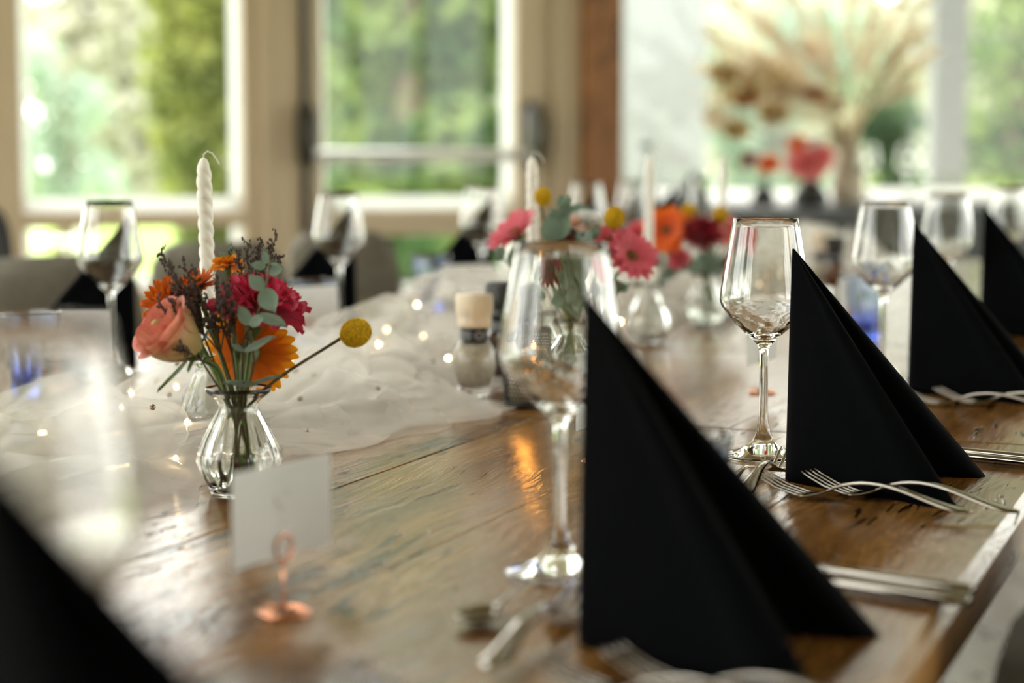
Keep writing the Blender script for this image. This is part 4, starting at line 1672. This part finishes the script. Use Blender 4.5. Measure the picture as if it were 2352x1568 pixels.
def leaf_sprig(name, label, stem_pts, leaves, mat, group=None, rad=.0011, stem_mat=None):
    """leaves: (base, tip, face, width)"""
    o = Vector(stem_pts[0])
    r = thing(name, label, 'foliage', o, (0, 0, 0), group)
    obj('stem', MB().tube([Vector(p) - o for p in stem_pts], rad, 6).mesh('twig'), stem_mat or M['brown_stem'], r)
    for lf in leaves:
        m_ = lf[4] if len(lf) > 4 else mat
        obj('leaf', LEAF if m_ is mat else LEAF.copy(), m_, r, matrix=Matrix.Translation(-o) @ leaf_mt(lf[0], lf[1], lf[2], lf[3]))
    return r


# ---- bouquet in the sharp vase
Z0 = TOP
DV = V1.y
foot = Vector((V1.x, V1.y, Z0 + .008))
nk = Vector((V1.x, V1.y, Z0 + .079))


def ft(dx, dy, dz=0.0):
    return foot + Vector((dx, dy, dz))


def nkk(dx, dy):
    return nk + Vector((dx, dy, 0))


rose(at(396, 772, DV - .030), (-.66, -.45, .60), .0265, M['rose'], 'peach and cream rose at the left of the sharp bouquet', ft(.012, -.004), nkk(-.008, -.004), 3)
pompon(at(372, 688, DV + .016), (-.70, -.45, .50), .0285, M['rust'], 'rust orange ragged flower above the peach rose', ft(.010, .004), nkk(-.009, .003), 4)
pompon(at(445, 650, DV + .030), (-.30, -.3, .90), .0235, M['rust'], 'orange flower half hidden by dried sprigs behind the candle', ft(.004, .008), nkk(-.004, .008), 6)
ruffled(at(600, 690, DV + .004), (.30, -.05, .95), .0385, M['pink'], 'crimson pink ruffled flower at the top of the sharp bouquet', ft(-.006, .004), nkk(.004, .002), 5)
gerbera(at(572, 808, DV + .030), (.10, .97, .22), .0400, M['orange'], 'amber gerbera seen from behind above the vase rim', ft(-.004, -.006), nkk(.001, .006), 26, None, .12, 2)
craspedia(at(817, 764, DV - .004), (.90, -.10, .42), 'sharp yellow ball flower on a brown stem, leaning right', ft(-.012, .002), nkk(.010, -.008), 1.0, 1)
ruffled(at(522, 605, DV + .035), (-.1, .2, .95), .014, M['orange'], 'small yellow-orange blossom beside the candle', ft(0, .01), nkk(0, .010), 9, 'flower', (4, 5, 5, 4))
F = Vector((0, -1, .15))
statice([at(372, 580, DV - .01), at(386, 612, DV - .012), at(420, 600, DV), at(445, 625, DV - .01), at(400, 640, DV - .02), at(432, 660, DV - .02)], ft(.006, -.008), nkk(-.006, -.006),
        'dried grey-brown sprig rising left of the candle', 1)
statice([at(470, 690, DV - .03), at(450, 720, DV - .03), at(500, 640, DV - .02), at(520, 660, DV - .03), at(485, 730, DV - .035), at(432, 700, DV - .03)], ft(.002, -.010), nkk(-.003, -.009),
        'dense dried sprig in front of the candle', 2)
statice([at(363, 693, DV - .035), at(395, 690, DV - .035), at(420, 730, DV - .04), at(412, 797, DV - .055)], ft(.008, -.010), nkk(-.006, -.010), 'dried sprig hanging over the peach rose', 3)
statice([at(517, 655, DV - .035), at(530, 700, DV - .035), at(522, 745, DV - .035), at(505, 700, DV - .04)], ft(-.002, -.010), nkk(.002, -.010), 'dried sprig before the crimson flower', 4)
statice([at(634, 540, DV + .02), at(618, 575, DV + .02), at(600, 560, DV + .02), at(568, 560, DV + .015), at(590, 590, DV + .015), at(545, 580, DV + .015), at(640, 592, DV + .02)], ft(-.004, .006), nkk(.002, .006),
        'lavender-like sprig standing above the crimson flower', 5, None, None, 'statice_sprig', 5, .0009)
leaf_sprig('eucalyptus_sprig', 'grey-green eucalyptus sprig lying over the crimson flower',
           [ft(-.006, -.004), nkk(.003, -.004), at(560, 780, DV - .02), at(600, 700, DV - .045), at(612, 650, DV - .045), at(620, 600, DV - .01)],
           [(at(604, 664, DV - .046), at(570, 628, DV - .05), F, .95), (at(604, 664, DV - .046), at(634, 722, DV - .055), F, .95), (at(596, 720, DV - .04), at(660, 758, DV - .05), (0, -.4, .9), .75),
            (at(610, 612, DV - .02), at(574, 606, DV - .02), F, .8), (at(612, 618, DV - .015), at(656, 618, DV - .02), F, .9, M['olive_leaf']), (at(612, 606, DV - .015), at(606, 572, DV - .01), F, .7, M['olive_leaf'])], M['eucalyptus'])
leaf_sprig('eucalyptus_sprig', 'dark eucalyptus sprig across the amber gerbera',
           [ft(.003, -.006), nkk(.006, -.006), at(585, 830, DV - .03), at(575, 760, DV - .045)],
           [(at(572, 742, DV - .045), at(612, 730, DV - .05), (0, -.9, .5), .9, M['dark_leaf']), (at(560, 805, DV - .045), at(640, 776, DV - .05), (-.1, -.5, .85), .55), (at(560, 805, DV - .045), at(528, 788, DV - .05), F, .5, M['dark_leaf']),
            (at(572, 745, DV - .045), at(548, 700, DV - .04), F, .8, M['dark_leaf'])], M['eucalyptus'])
leaf_sprig('leaf_collar', 'dark green leaves resting on the vase rim', [nkk(0, -.008), at(560, 878, DV - .026)],
           [(at(590, 882, DV - .026), at(508, 884, DV - .030), (0, -.35, .94), .55, M['dark_leaf']), (at(580, 880, DV - .024), at(652, 866, DV - .028), (0, -.5, .85), .36, M['dark_leaf'])], M['dark_leaf'])
leaf_sprig('olive_sprig', 'small olive green leaves at the top beside the candle', [ft(0, .01), nkk(0, .01), at(530, 640, DV + .03), at(525, 575, DV + .03)],
           [(at(525, 590, DV + .03), at(532, 556, DV + .03), F, .7), (at(522, 600, DV + .03), at(502, 572, DV + .03), F, .6), (at(526, 585, DV + .03), at(545, 575, DV + .03), F, .5)], M['olive_leaf'])

# ---- middle bouquet
D2 = V2.y
f2 = Vector((V2.x, V2.y, Z0 + .008))
n2 = Vector((V2.x, V2.y, Z0 + .079))
gp = 'coral gerberas of the middle bouquet'
gerbera(at(1186, 540, D2 + .05), (-.6, -.35, .72), .038, M['coral'], 'coral gerbera left of the middle candle', f2, n2, 18, None, .35, 11)
gerbera(at(1448, 592, D2 - .03), (.35, -.75, .55), .0355, M['coral'], 'coral pink gerbera facing right of the nearest wine glass', f2, n2, 18, None, .25, 12)
gerbera(at(1395, 560, D2 - .02), (.1, -.6, .8), .026, M['coral'], 'coral flower seen through the rim of the nearest wine glass', f2, n2, 16, None, .45, 13)
pompon(at(1255, 620, D2 - .05), (-.35, -.85, .2), .025, M['crimson'], 'dark crimson flower behind the nearest wine glass', f2, n2, 14)
pompon(at(1290, 545, D2), (.0, -.3, .95), .021, M['crimson'], 'crimson blossom at the centre of the middle bouquet', f2, n2, 15)
craspedia(at(1411, 500, D2 - .02), (.15, 0, 1), 'blurred yellow ball flower above the coral gerbera', f2, n2, 1.0, 3)
craspedia(at(1247, 452, D2 + .06), (.0, 0, 1), 'blurred yellow ball flower behind the middle candle', f2, n2, .85, 4)
ruffled(at(1350, 505, D2), (.2, -.4, .9), .021, M['whitepetal'], 'small white blossom beside the blurred yellow ball', f2, n2, 16, 'flower', (5, 5, 4, 4))
ruffled(at(1318, 512, D2 - .01), (-.1, -.4, .9), .014, M['cream'], 'tiny cream blossom beside the white one', f2, n2, 17, 'flower', (4, 4, 4, 3))


def bushy(name, label, foot_, neck_, tips, mat, size, seed, second=None):
    rnd = random.Random(seed)
    for k, tip in enumerate(tips):
        pts_ = [foot_, neck_, neck_.lerp(tip, .5) + Vector((0, 0, .01)), tip]
        lv = []
        for s in range(5):
            b = neck_.lerp(tip, .45 + .13 * s)
            d = Vector((rnd.uniform(-1, 1), rnd.uniform(-1, .2), rnd.uniform(-.3, 1))).normalized() * size
            lv.append((b, b + d, (rnd.uniform(-.5, .5), -1, rnd.uniform(-.2, .8)), rnd.uniform(.6, .95), second if (second and s % 2) else mat))
        lv.append((neck_.lerp(tip, .96), tip + (tip - neck_).normalized() * size * .5, (0, -1, .3), .8, mat))
        leaf_sprig(name, label[k], pts_, lv, mat)


bushy('eucalyptus_sprig', ['grey-green sprig left of the middle bouquet, under the coral gerbera', 'tall eucalyptus sprig right of the middle candle', 'leafy sprig in the centre of the middle bouquet',
                           'dark leaves hanging below the middle bouquet', 'dark leaf sprig drooping right under the coral gerbera'],
      f2, n2, [at(1150, 590, D2 + .02), at(1290, 470, D2 + .02), at(1340, 590, D2 - .05), at(1325, 660, D2 - .06), at(1430, 665, D2 - .04)], M['dark_leaf'], .028, 3, M['olive_leaf'])
bushy('eucalyptus_sprig', ['olive sprig rising behind the crimson blossom in the middle bouquet', 'olive sprig below the white blossom of the middle bouquet', 'dark sprig filling the left of the middle bouquet',
                           'dark sprig filling the right of the middle bouquet', 'olive sprig drooping in front of the middle vase'],
      f2, n2, [at(1300, 480, D2 + .03), at(1365, 540, D2 - .04), at(1265, 580, D2 - .03), at(1390, 610, D2 - .04), at(1290, 640, D2 - .06)], M['olive_leaf'], .034, 13, M['dark_leaf'])
leaf_sprig('eucalyptus_sprig', 'broad pale eucalyptus leaves right of the middle candle', [f2, n2, at(1275, 560, D2)],
           [(at(1270, 560, D2 - .02), at(1262, 485, D2 - .02), F, .9), (at(1275, 550, D2 - .02), at(1310, 490, D2 - .02), F, .8)], M['eucalyptus'])

# ---- far bouquet
D3 = V3.y
f3 = Vector((V3.x, V3.y, Z0 + .008))
n3 = Vector((V3.x, V3.y, Z0 + .079))
gerbera(at(1532, 530, D3 - .02), (-.25, -.85, .35), .043, M['orange2'], 'bright orange gerbera of the far bouquet', f3, n3, 20, None, .2, 21)
pompon(at(1612, 535, D3 - .04), (.05, -.7, .6), .042, M['crimson'], 'big dark crimson flower of the far bouquet', f3, n3, 22)
ruffled(at(1690, 535, D3), (.6, -.4, .6), .032, M['salmon'], 'salmon pink flower beside the sharp wine glass rim', f3, n3, 23, 'flower', (5, 5, 5, 4))
ruffled(at(1462, 540, D3 + .02), (-.6, -.4, .6), .030, M['coral'], 'coral flower behind the candle of the far bouquet', f3, n3, 24, 'flower', (5, 5, 5, 4))
craspedia(at(1582, 487, D3), (0, 0, 1), 'yellow ball flower behind the orange gerbera', f3, n3, 1.1, 5)
craspedia(at(1655, 494, D3), (.1, 0, 1), 'yellow ball flower behind the crimson flower', f3, n3, 1.1, 6)
ruffled(at(1560, 590, D3 - .03), (-.1, -.9, .1), .018, M['coral'], 'small coral blossom below the orange gerbera', f3, n3, 26, 'flower', (4, 4, 4, 3))
bushy('eucalyptus_sprig', ['leafy sprig on the left of the far bouquet', 'leafy sprig on the right of the far bouquet', 'leafy sprig below the crimson flower'],
      f3, n3, [at(1520, 600, D3), at(1690, 590, D3), at(1620, 600, D3 - .05)], M['dark_leaf'], .040, 7, M['olive_leaf'])

# ------------------------------------------------------------------ grinders and tealight
def grinder(pos, label, capmat, fill, scale=1.0, rotz=0.0, tallcap=.034):
    r = thing('spice_grinder', label, 'grinder', (pos.x, pos.y, TOP), (0, 0, rotz), 'glass spice grinders')
    s = scale
    glass = MB().lathe([(0, 0), (.016 * s, 0), (.0195 * s, .002), (.020 * s, .006), (.0185 * s, .012), (.021 * s, .020), (.0245 * s, .032), (.0250 * s, .042), (.0225 * s, .054), (.0180 * s, .064), (.0150 * s, .070), (.0150 * s, .083), (0, .083)], 36)
    obj('glass_body', glass.mesh('jar'), M['glass'], r)
    obj('filling', MB().lathe([(0, .010), (.0165 * s, .0125), (.0195 * s, .0205), (.0228 * s, .032), (.0234 * s, .042), (.0208 * s, .0535), (.0165 * s, .0625), (0, .0628)], 30).mesh('filling'), fill, r)
    lb = obj('label_band', MB().lathe([(.0154 * s, .066), (.0158 * s, .066), (.0158 * s, .0825), (.0154 * s, .0825)], 36, None, 0, 0, True).mesh('band'), M['label'], r)
    m_ = MB()
    q_ = .01600 * s
    for i in range(4):                       # rows of small print and a round emblem on the band
        z = .0695 + i * .0028
        for k in range(7):
            a0, a1 = -2.75 + k * .14, -2.75 + k * .14 + (.09 if (k + i) % 3 else .12)
            m_.add([(q_ * math.cos(a0), q_ * math.sin(a0), z), (q_ * math.cos(a1), q_ * math.sin(a1), z), (q_ * math.cos(a1), q_ * math.sin(a1), z + .0011), (q_ * math.cos(a0), q_ * math.sin(a0), z + .0011)], [(0, 1, 2, 3)])
    for k in range(16):
        b0, b1 = 2 * PI * k / 16, 2 * PI * (k + 1) / 16
        m_.add([(q_ * math.cos(-1.2 + rr_ * math.cos(bb) / q_), q_ * math.sin(-1.2 + rr_ * math.cos(bb) / q_), .0742 + rr_ * math.sin(bb)) for rr_, bb in ((.0050 * s, b0), (.0050 * s, b1), (.0038 * s, b1), (.0038 * s, b0))], [(0, 1, 2, 3)])
    obj('print', m_.mesh('print'), M['print'], lb)
    c = .083
    obj('cap', MB().lathe([(0, c), (.0185 * s, c), (.0195 * s, c + .002), (.0195 * s, c + .010), (.0188 * s, c + .012), (.0205 * s, c + .016), (.0212 * s, c + .024), (.0212 * s, c + tallcap - .004), (.0198 * s, c + tallcap), (0, c + tallcap + .001)], 36,
                          lambda q, z, a: q * (1 + .008 * math.cos(24 * a)) if q > .01 else q).mesh('cap'), capmat, r)
    return r


grinder(ground(1090, 908), 'salt grinder with pale wooden cap and dark label band', M['cap'], M['salt'], 1.06, 0, .040)
grinder(ground(1163, 880), 'pepper grinder with black cap beside the salt grinder', M['black_cap'], M['pepper'], 1.3, 0, .046)
grinder(at(1885, 660, 4.1), 'far spice grinder with cream cap before the black buffet', M['cap'], M['salt'], 1.05, 0, .044)
grinder(at(1917, 660, 4.02), 'far spice grinder with black cap and brown spice', M['black_cap'], M['spice'], 1.0, 0, .036)


def tealight_holder(pos, label, lit=True, R=.026, H=.092, nz=16, lift=.040):
    r = thing('tealight_holder', label, 'tealight holder', (pos.x, pos.y, TOP), (0, 0, .3))
    nn = 36
    m_ = MB()
    z0, z1 = .008, H - .003

    def cyl(a, z, rr=R):
        rr = rr * (1 + .05 * math.sin(PI * z / H))
        return (rr * math.cos(a), rr * math.sin(a), z)
    for i in range(nz):
        for k in range(nn):
            off = .5 if i % 2 else 0
            a0, a1 = 2 * PI * (k + off) / nn, 2 * PI * (k + 1 + off) / nn
            za, zb_ = z0 + (z1 - z0) * i / nz, z0 + (z1 - z0) * (i + 1) / nz
            am, zm = (a0 + a1) / 2, (za + zb_) / 2
            da, dz = (a1 - a0) * .38, (zb_ - za) * .40
            oc = [cyl(a0, za), cyl(am, za), cyl(a1, za), cyl(a1, zm), cyl(a1, zb_), cyl(am, zb_), cyl(a0, zb_), cyl(a0, zm)]
            ic = [cyl(am + da * math.cos(t_), zm + dz * math.sin(t_), R * .995) for t_ in (-2.356, -1.571, -.785, 0, .785, 1.571, 2.356, 3.1416)]
            m_.add(oc + ic, [(j, (j + 1) % 8, 8 + (j + 1) % 8, 8 + j) for j in range(8)])
    obj('perforated_wall', m_.mesh('wall', True, True), M['tin'], r)
    obj('base', MB().lathe([(0, 0), (R * .98, 0), (R * 1.0, .001), (R * 1.01, .0082), (R * .97, .0082), (R * .96, .002), (0, .002)], 40).mesh('base'), M['tin'], r)
    obj('rim', MB().lathe([(R * .99, H - .0035), (R * 1.02, H - .0035), (R * 1.02, H), (R * .99, H)], 40, None, 0, 0, True).mesh('rim'), M['tin'], r)
    tl = obj('tealight', MB().lathe([(0, .0025), (.0185, .0025), (.0190, .003), (.0190, lift + .0150), (.0182, lift + .0150), (.0180, lift + .0135), (0, lift + .0130)], 30).mesh('tealight'), M['tealight'], r)
    if lit:
        obj('flame', MB().lathe([(0, lift + .0150), (.0022, lift + .0165), (.0038, lift + .0200), (.0034, lift + .0250), (.0017, lift + .0310), (0, lift + .0370)], 14).mesh('flame'), M['flame'], tl)
    return r


tealight_holder(at(1208, 860, 2.20), 'black perforated tealight holder with glowing flame behind the nearest wine glass')
tealight_holder(at(1765, 680, 4.3), 'small black tealight holder glowing behind the sharp wine glass', True, .0285, .050, 9, 0.0)

# ------------------------------------------------------------------ chairs
def make_chair(label, loc, rotz, fabric, zt=.86):
    r = thing('dining_chair', label, 'chair', loc, (0, 0, rotz), 'upholstered chairs along the table')

    def shell(a, b, off):                     # a across, b up; local -y is the front (towards the table)
        q = a * 2 - 1
        zz = .46 + (zt - .46) * b
        w = .235 * (1 - .16 * max(0, b - .55) ** 2 * 4) * (1 - .10 * (1 - b))
        if b > .82:
            lim = math.sqrt(max(0, 1 - ((b - .82) / .18) ** 2))
            w *= .80 + .20 * lim
        x = q * w
        y = .205 - .085 * q * q * (1.0) + .055 * b + off
        return (x, y, zz)
    nu, nv = 16, 14
    m_ = MB()
    loops = []
    for j in range(nv + 1):
        b = j / nv
        th = .026 * (math.sqrt(max(.05, 1 - max(0, (b - .88) / .12) ** 2)))
        fr_ = [shell(i / nu, b, -th) for i in range(nu + 1)]
        bk = [shell(i / nu, b, th) for i in range(nu, -1, -1)]
        loops.append(fr_ + bk)
    m_.loft(loops)
    obj('backrest', m_.mesh('backrest'), fabric, r)
    sm = MB()
    loops = []
    for z, s in ((.415, .90), (.425, .97), (.445, 1.0), (.465, .98), (.475, .90)):
        L = []
        for k in range(28):
            a = 2 * PI * k / 28
            L.append((.225 * s * math.copysign(abs(math.cos(a)) ** .45, math.cos(a)), -.01 + .215 * s * math.copysign(abs(math.sin(a)) ** .45, math.sin(a)), z))
        loops.append(L)
    sm.loft(loops)
    obj('seat', sm.mesh('seat'), fabric, r)
    for sx in (-1, 1):
        for sy in (-1, 1):
            obj('leg', MB().tube([(sx * .165, sy * .155 - .01, .42), (sx * .215, sy * .205 - .01, 0.0)], [.015, .010], 10).mesh('leg'), M['black_metal'], r)
    return r


def chair_at(t, p, deg, label, fabric, zt=.86):
    q = T(t, p, 0)
    return make_chair(label, q, -TA + math.radians(deg), fabric, zt)


chair_at(2.80, -1.80, 90, 'taupe upholstered chair at far left behind the wine glass', M['chair'])
chair_at(3.36, -1.80, 90, 'taupe upholstered chair behind the sharp bouquet', M['chair'])
chair_at(3.92, -1.80, 90, 'taupe upholstered chair right of the sharp bouquet, beside the door', M['chair'])
chair_at(1.40, -.29, -90, 'dark olive chair at the lower right, tucked under the table', M['chair_dark'], .775)
# black high-backed chair by the left door
q = at(-135, 800, 4.9)
make_chair('black chair standing by the left glass door', (q.x, q.y, 0), .5, M['black_leather'], .92)

# ------------------------------------------------------------------ buffet by the window
BW0, BW1 = wu(1390), wu(2700)
bf = thing('buffet_table', 'long buffet table under a black cloth by the wide window', 'table', W0, (0, 0, WALL_A))
ZB = .85
mb = MB()


def skirt(a, b):
    u = BW0 + (BW1 - BW0) * a
    y = -1.02 + .014 * math.sin(u * 34) * (1 - b) + .006 * math.sin(u * 71 + 1) * (1 - b)
    return (u, y, .02 + (ZB - .02) * b)


obj('cloth_top', MB().box(BW0, BW1, -1.02, -.16, ZB - .004, ZB).mesh('top', False), M['cloth'], bf)
obj('cloth_skirt', MB().grid(skirt, 260, 10).mesh('skirt', True, False), M['cloth'], bf)
obj('cloth_side', MB().box(BW0, BW0 + .004, -1.015, -.16, .02, ZB - .004).mesh('side', False), M['cloth'], bf)
for u in (BW0 + .1, (BW0 + BW1) / 2, BW1 - .1):
    for y in (-.95, -.25):
        obj('leg', MB().box(u - .02, u + .02, y - .02, y + .02, 0, ZB - .005).mesh('leg', False), M['under'], bf)


def on_buffet(px, y=-.6):
    u = wu(px)
    for _ in range(6):                        # iterate because the table stands in front of the wall
        w = Vector((W0.x + u * WC - y * WS, W0.y + u * WS + y * WC, ZB))
        x = 1176 + F_PX * w.x / w.y
        u += (px - x) / F_PX * w.y
    return Vector((W0.x + u * WC - y * WS, W0.y + u * WS + y * WC, ZB))


def black_vase(px, label, hgt=.105, y=-.6):
    p = on_buffet(px, y)
    r = thing('bud_vase', label, 'vase', p, (0, 0, 0), 'black bud vases on the buffet')
    s = hgt / .105
    obj('body', MB().lathe([(0, 0), (.040 * s, 0), (.055 * s, .012 * s), (.058 * s, .028 * s), (.040 * s, .058 * s), (.017 * s, .082 * s), (.011 * s, .098 * s), (.012 * s, .105 * s), (.008 * s, .105 * s), (.007 * s, .09 * s), (0, .085 * s)], 28).mesh('vase'), M['black_vase'], r)
    obj('foot_ring', MB().lathe([(.036 * s, -.0), (.041 * s, 0), (.041 * s, .004 * s), (.036 * s, .004 * s)], 28, None, 0, 0, True).mesh('ring'), M['black_vase'], r)
    return p


bv = black_vase(1860, 'black bud vase with pink flowers on the buffet', .125)
top = bv + Vector((0, 0, .12))
nn_ = bv + Vector((0, 0, .10))
dB = bv.y
gB = 'pink flowers in the black bud vase'
ruffled(at(1855, 372, dB - .03), (-.1, -.7, .6), .068, M['salmon'], 'large salmon pink flower in the black bud vase', nn_, top, 31, 'flower', (6, 6, 6, 5))
ruffled(at(1890, 352, dB), (.4, -.5, .6), .050, M['salmon'], 'smaller salmon flower right in the black bud vase', nn_, top, 32, 'flower', (5, 5, 5, 4))
ruffled(at(1832, 328, dB), (-.3, -.5, .7), .036, M['orange2'], 'orange flower at the upper left in the black bud vase', nn_, top, 33, 'flower', (5, 5, 4, 4))
ruffled(at(1873, 322, dB), (.1, -.4, .8), .030, M['whitepetal'], 'pale lilac flower at the top in the black bud vase', nn_, top, 34, 'flower', (4, 5, 4, 4))
bv2 = black_vase(1592, 'slim black bud vase on the buffet behind the yellow balls', .13, -.7)
b3 = black_vase(1480, 'black bud vase with one green thistle head on the buffet', .10, -.45)
t3 = at(1484, 335, b3.y)
pompon(t3, (0, -.2, 1), .032, M['dark_leaf'], 'single green thistle head rising from a bud vase', b3 + Vector((0, 0, .085)), b3 + Vector((0, 0, .1)), 41, None, 'thistle', 'flower', .8)
b4 = black_vase(1752, 'small black bud vase with orange and plum flowers', .09, -.32)
ruffled(at(1765, 372, b4.y), (0, -.6, .7), .042, M['orange2'], 'orange flower low in the small bud vase', b4 + Vector((0, 0, .07)), b4 + Vector((0, 0, .09)), 42, 'flower', (5, 5, 4, 4))
ruffled(at(1718, 365, b4.y), (-.4, -.5, .6), .036, M['crimson'], 'plum flower low in the small bud vase', b4 + Vector((0, 0, .07)), b4 + Vector((0, 0, .09)), 43, 'flower', (5, 5, 4, 4))
for k, px in enumerate((1990, 2080)):
    q = on_buffet(px, -.5)
    o = obj('wine_glass', WINE, M['glass'], None, (q.x, q.y, ZB))
    tag(o, ['wine glass on the buffet right of the pink flowers', 'wine glass on the buffet before the white post'][k], 'glass', 'wine glasses on the buffet')

# big dried arrangement in a stoneware jar
pj = on_buffet(1945, -.40)
jar = thing('dried_arrangement_jar', 'tall beige stoneware jar on the buffet', 'jar', pj)
obj('body', MB().lathe([(0, 0), (.05, 0), (.062, .02), (.066, .08), (.058, .16), (.043, .205), (.040, .225), (.046, .235), (.040, .236), (.036, .22), (0, .19)], 30).mesh('jar'), M['stoneware'], jar)
obj('neck_band', MB().lathe([(.0415, .206), (.0445, .208), (.0435, .218), (.0405, .217)], 30, None, 0, 0, True).mesh('band'), M['ochre'], jar)
mouth = pj + Vector((0, 0, .23))
rnd = random.Random(77)
tips = [(1650, 90), (1700, 20), (1760, 60), (1820, 0), (1880, 40), (1640, 170), (1690, 140), (1950, -30), (2010, 20), (2080, -20), (2130, 0), (2110, 80), (2060, 130), (2125, 140), (1990, 90), (2040, 60), (1740, 120), (1800, 150), (1850, 110), (2090, 210), (1660, 230), (1900, 130)]
tips.sort()
ORD = ['leftmost', 'second', 'third', 'fourth', 'fifth', 'sixth', 'seventh', 'eighth', 'ninth', 'tenth', 'eleventh', 'twelfth', 'thirteenth', 'fourteenth', 'fifteenth', 'sixteenth', 'seventeenth',
       'eighteenth', 'nineteenth', 'twentieth', 'twenty-first', 'rightmost']
for k, (x, y) in enumerate(tips):
    tip = at(x, y, pj.y + rnd.uniform(-.25, .25))
    r = thing('dried_grass_plume', ('beige dried grass plume in the stoneware jar, ' + ORD[k] + (' of the fan' if k in (0, 21) else ' from the left')), 'dried grass', mouth, (0, 0, 0), 'dried grass plumes in the stoneware jar')
    d = tip - mouth
    mid = d * .5 + Vector((0, 0, .06))
    obj('stalk', MB().tube([(0, 0, -.05), d * .15 + Vector((0, 0, .03)), mid, d], [.004, .0035, .003, .002], 5).mesh('stalk'), M['pampas'], r)
    pm = MB()
    for s in range(120):
        f = rnd.uniform(.45, 1.05)
        c = (mid * (1 - f) * 2 + d * (2 * f - 1)) if f > .5 else d * f + Vector((0, 0, .05))
        e = d.normalized() * rnd.uniform(.03, .09) + Vector((rnd.gauss(0, 1), rnd.gauss(0, 1), rnd.gauss(0, 1))) * .022
        o_ = e.orthogonal().normalized() * .004
        pm.add([c, c + e * .5 + o_, c + e, c + e * .5 - o_], [(0, 1, 2, 3)])
    b = obj('plume', pm.mesh('plume', False, False), M['pampas'], r)
    b['kind'] = 'stuff'
for k, (x, y, mt, rr) in enumerate([(1690, 200, 'ochre', .10), (1715, 225, 'rustdry', .06), (1770, 185, 'ochre', .10), (1660, 165, 'ochre', .07), (1830, 200, 'pampas', .08), (1870, 215, 'rustdry', .05), (1775, 260, 'ochre', .07),
                                    (1800, 215, 'pampas', .08), (1740, 150, 'pampas', .09), (1650, 270, 'pampas', .08), (1910, 240, 'pampas', .07), (1690, 300, 'ochre', .06), (1860, 120, 'coral', .03)]):
    c = at(x, y, pj.y - .08)
    r = thing('dried_flower_cluster', ['ochre', 'rust brown', 'ochre', 'ochre', 'beige', 'rust brown', 'ochre', 'beige', 'beige', 'beige', 'beige', 'ochre', 'pink'][k] + ' dried flower head ' +
              ['low on the left of the big dried arrangement', 'at the lower left of the big dried arrangement', 'left of centre in the big dried arrangement', 'at the outer left of the big dried arrangement',
               'in the middle of the big dried arrangement', 'right of centre in the big dried arrangement', 'hanging below the middle of the big dried arrangement', 'near the middle left of the big dried arrangement',
               'high on the left of the big dried arrangement', 'hanging at the outer left of the big dried arrangement', 'just above the stoneware jar', 'lowest on the left of the big dried arrangement',
               'high in the middle of the big dried arrangement'][k], 'dried flower', mouth)
    b = obj('florets', foliage([(c.x - mouth.x, c.y - mouth.y, c.z - mouth.z, rr, rr * .7, rr * .7)], 170, .016, 90 + k).mesh('florets', False, False), M[mt], r)
    b['kind'] = 'stuff'
    d = c - mouth
    obj('stalk', MB().tube([(0, 0, -.05), d * .3 + Vector((0, 0, .03)), d], [.004, .003, .002], 5).mesh('stalk'), M['pampas'], r)
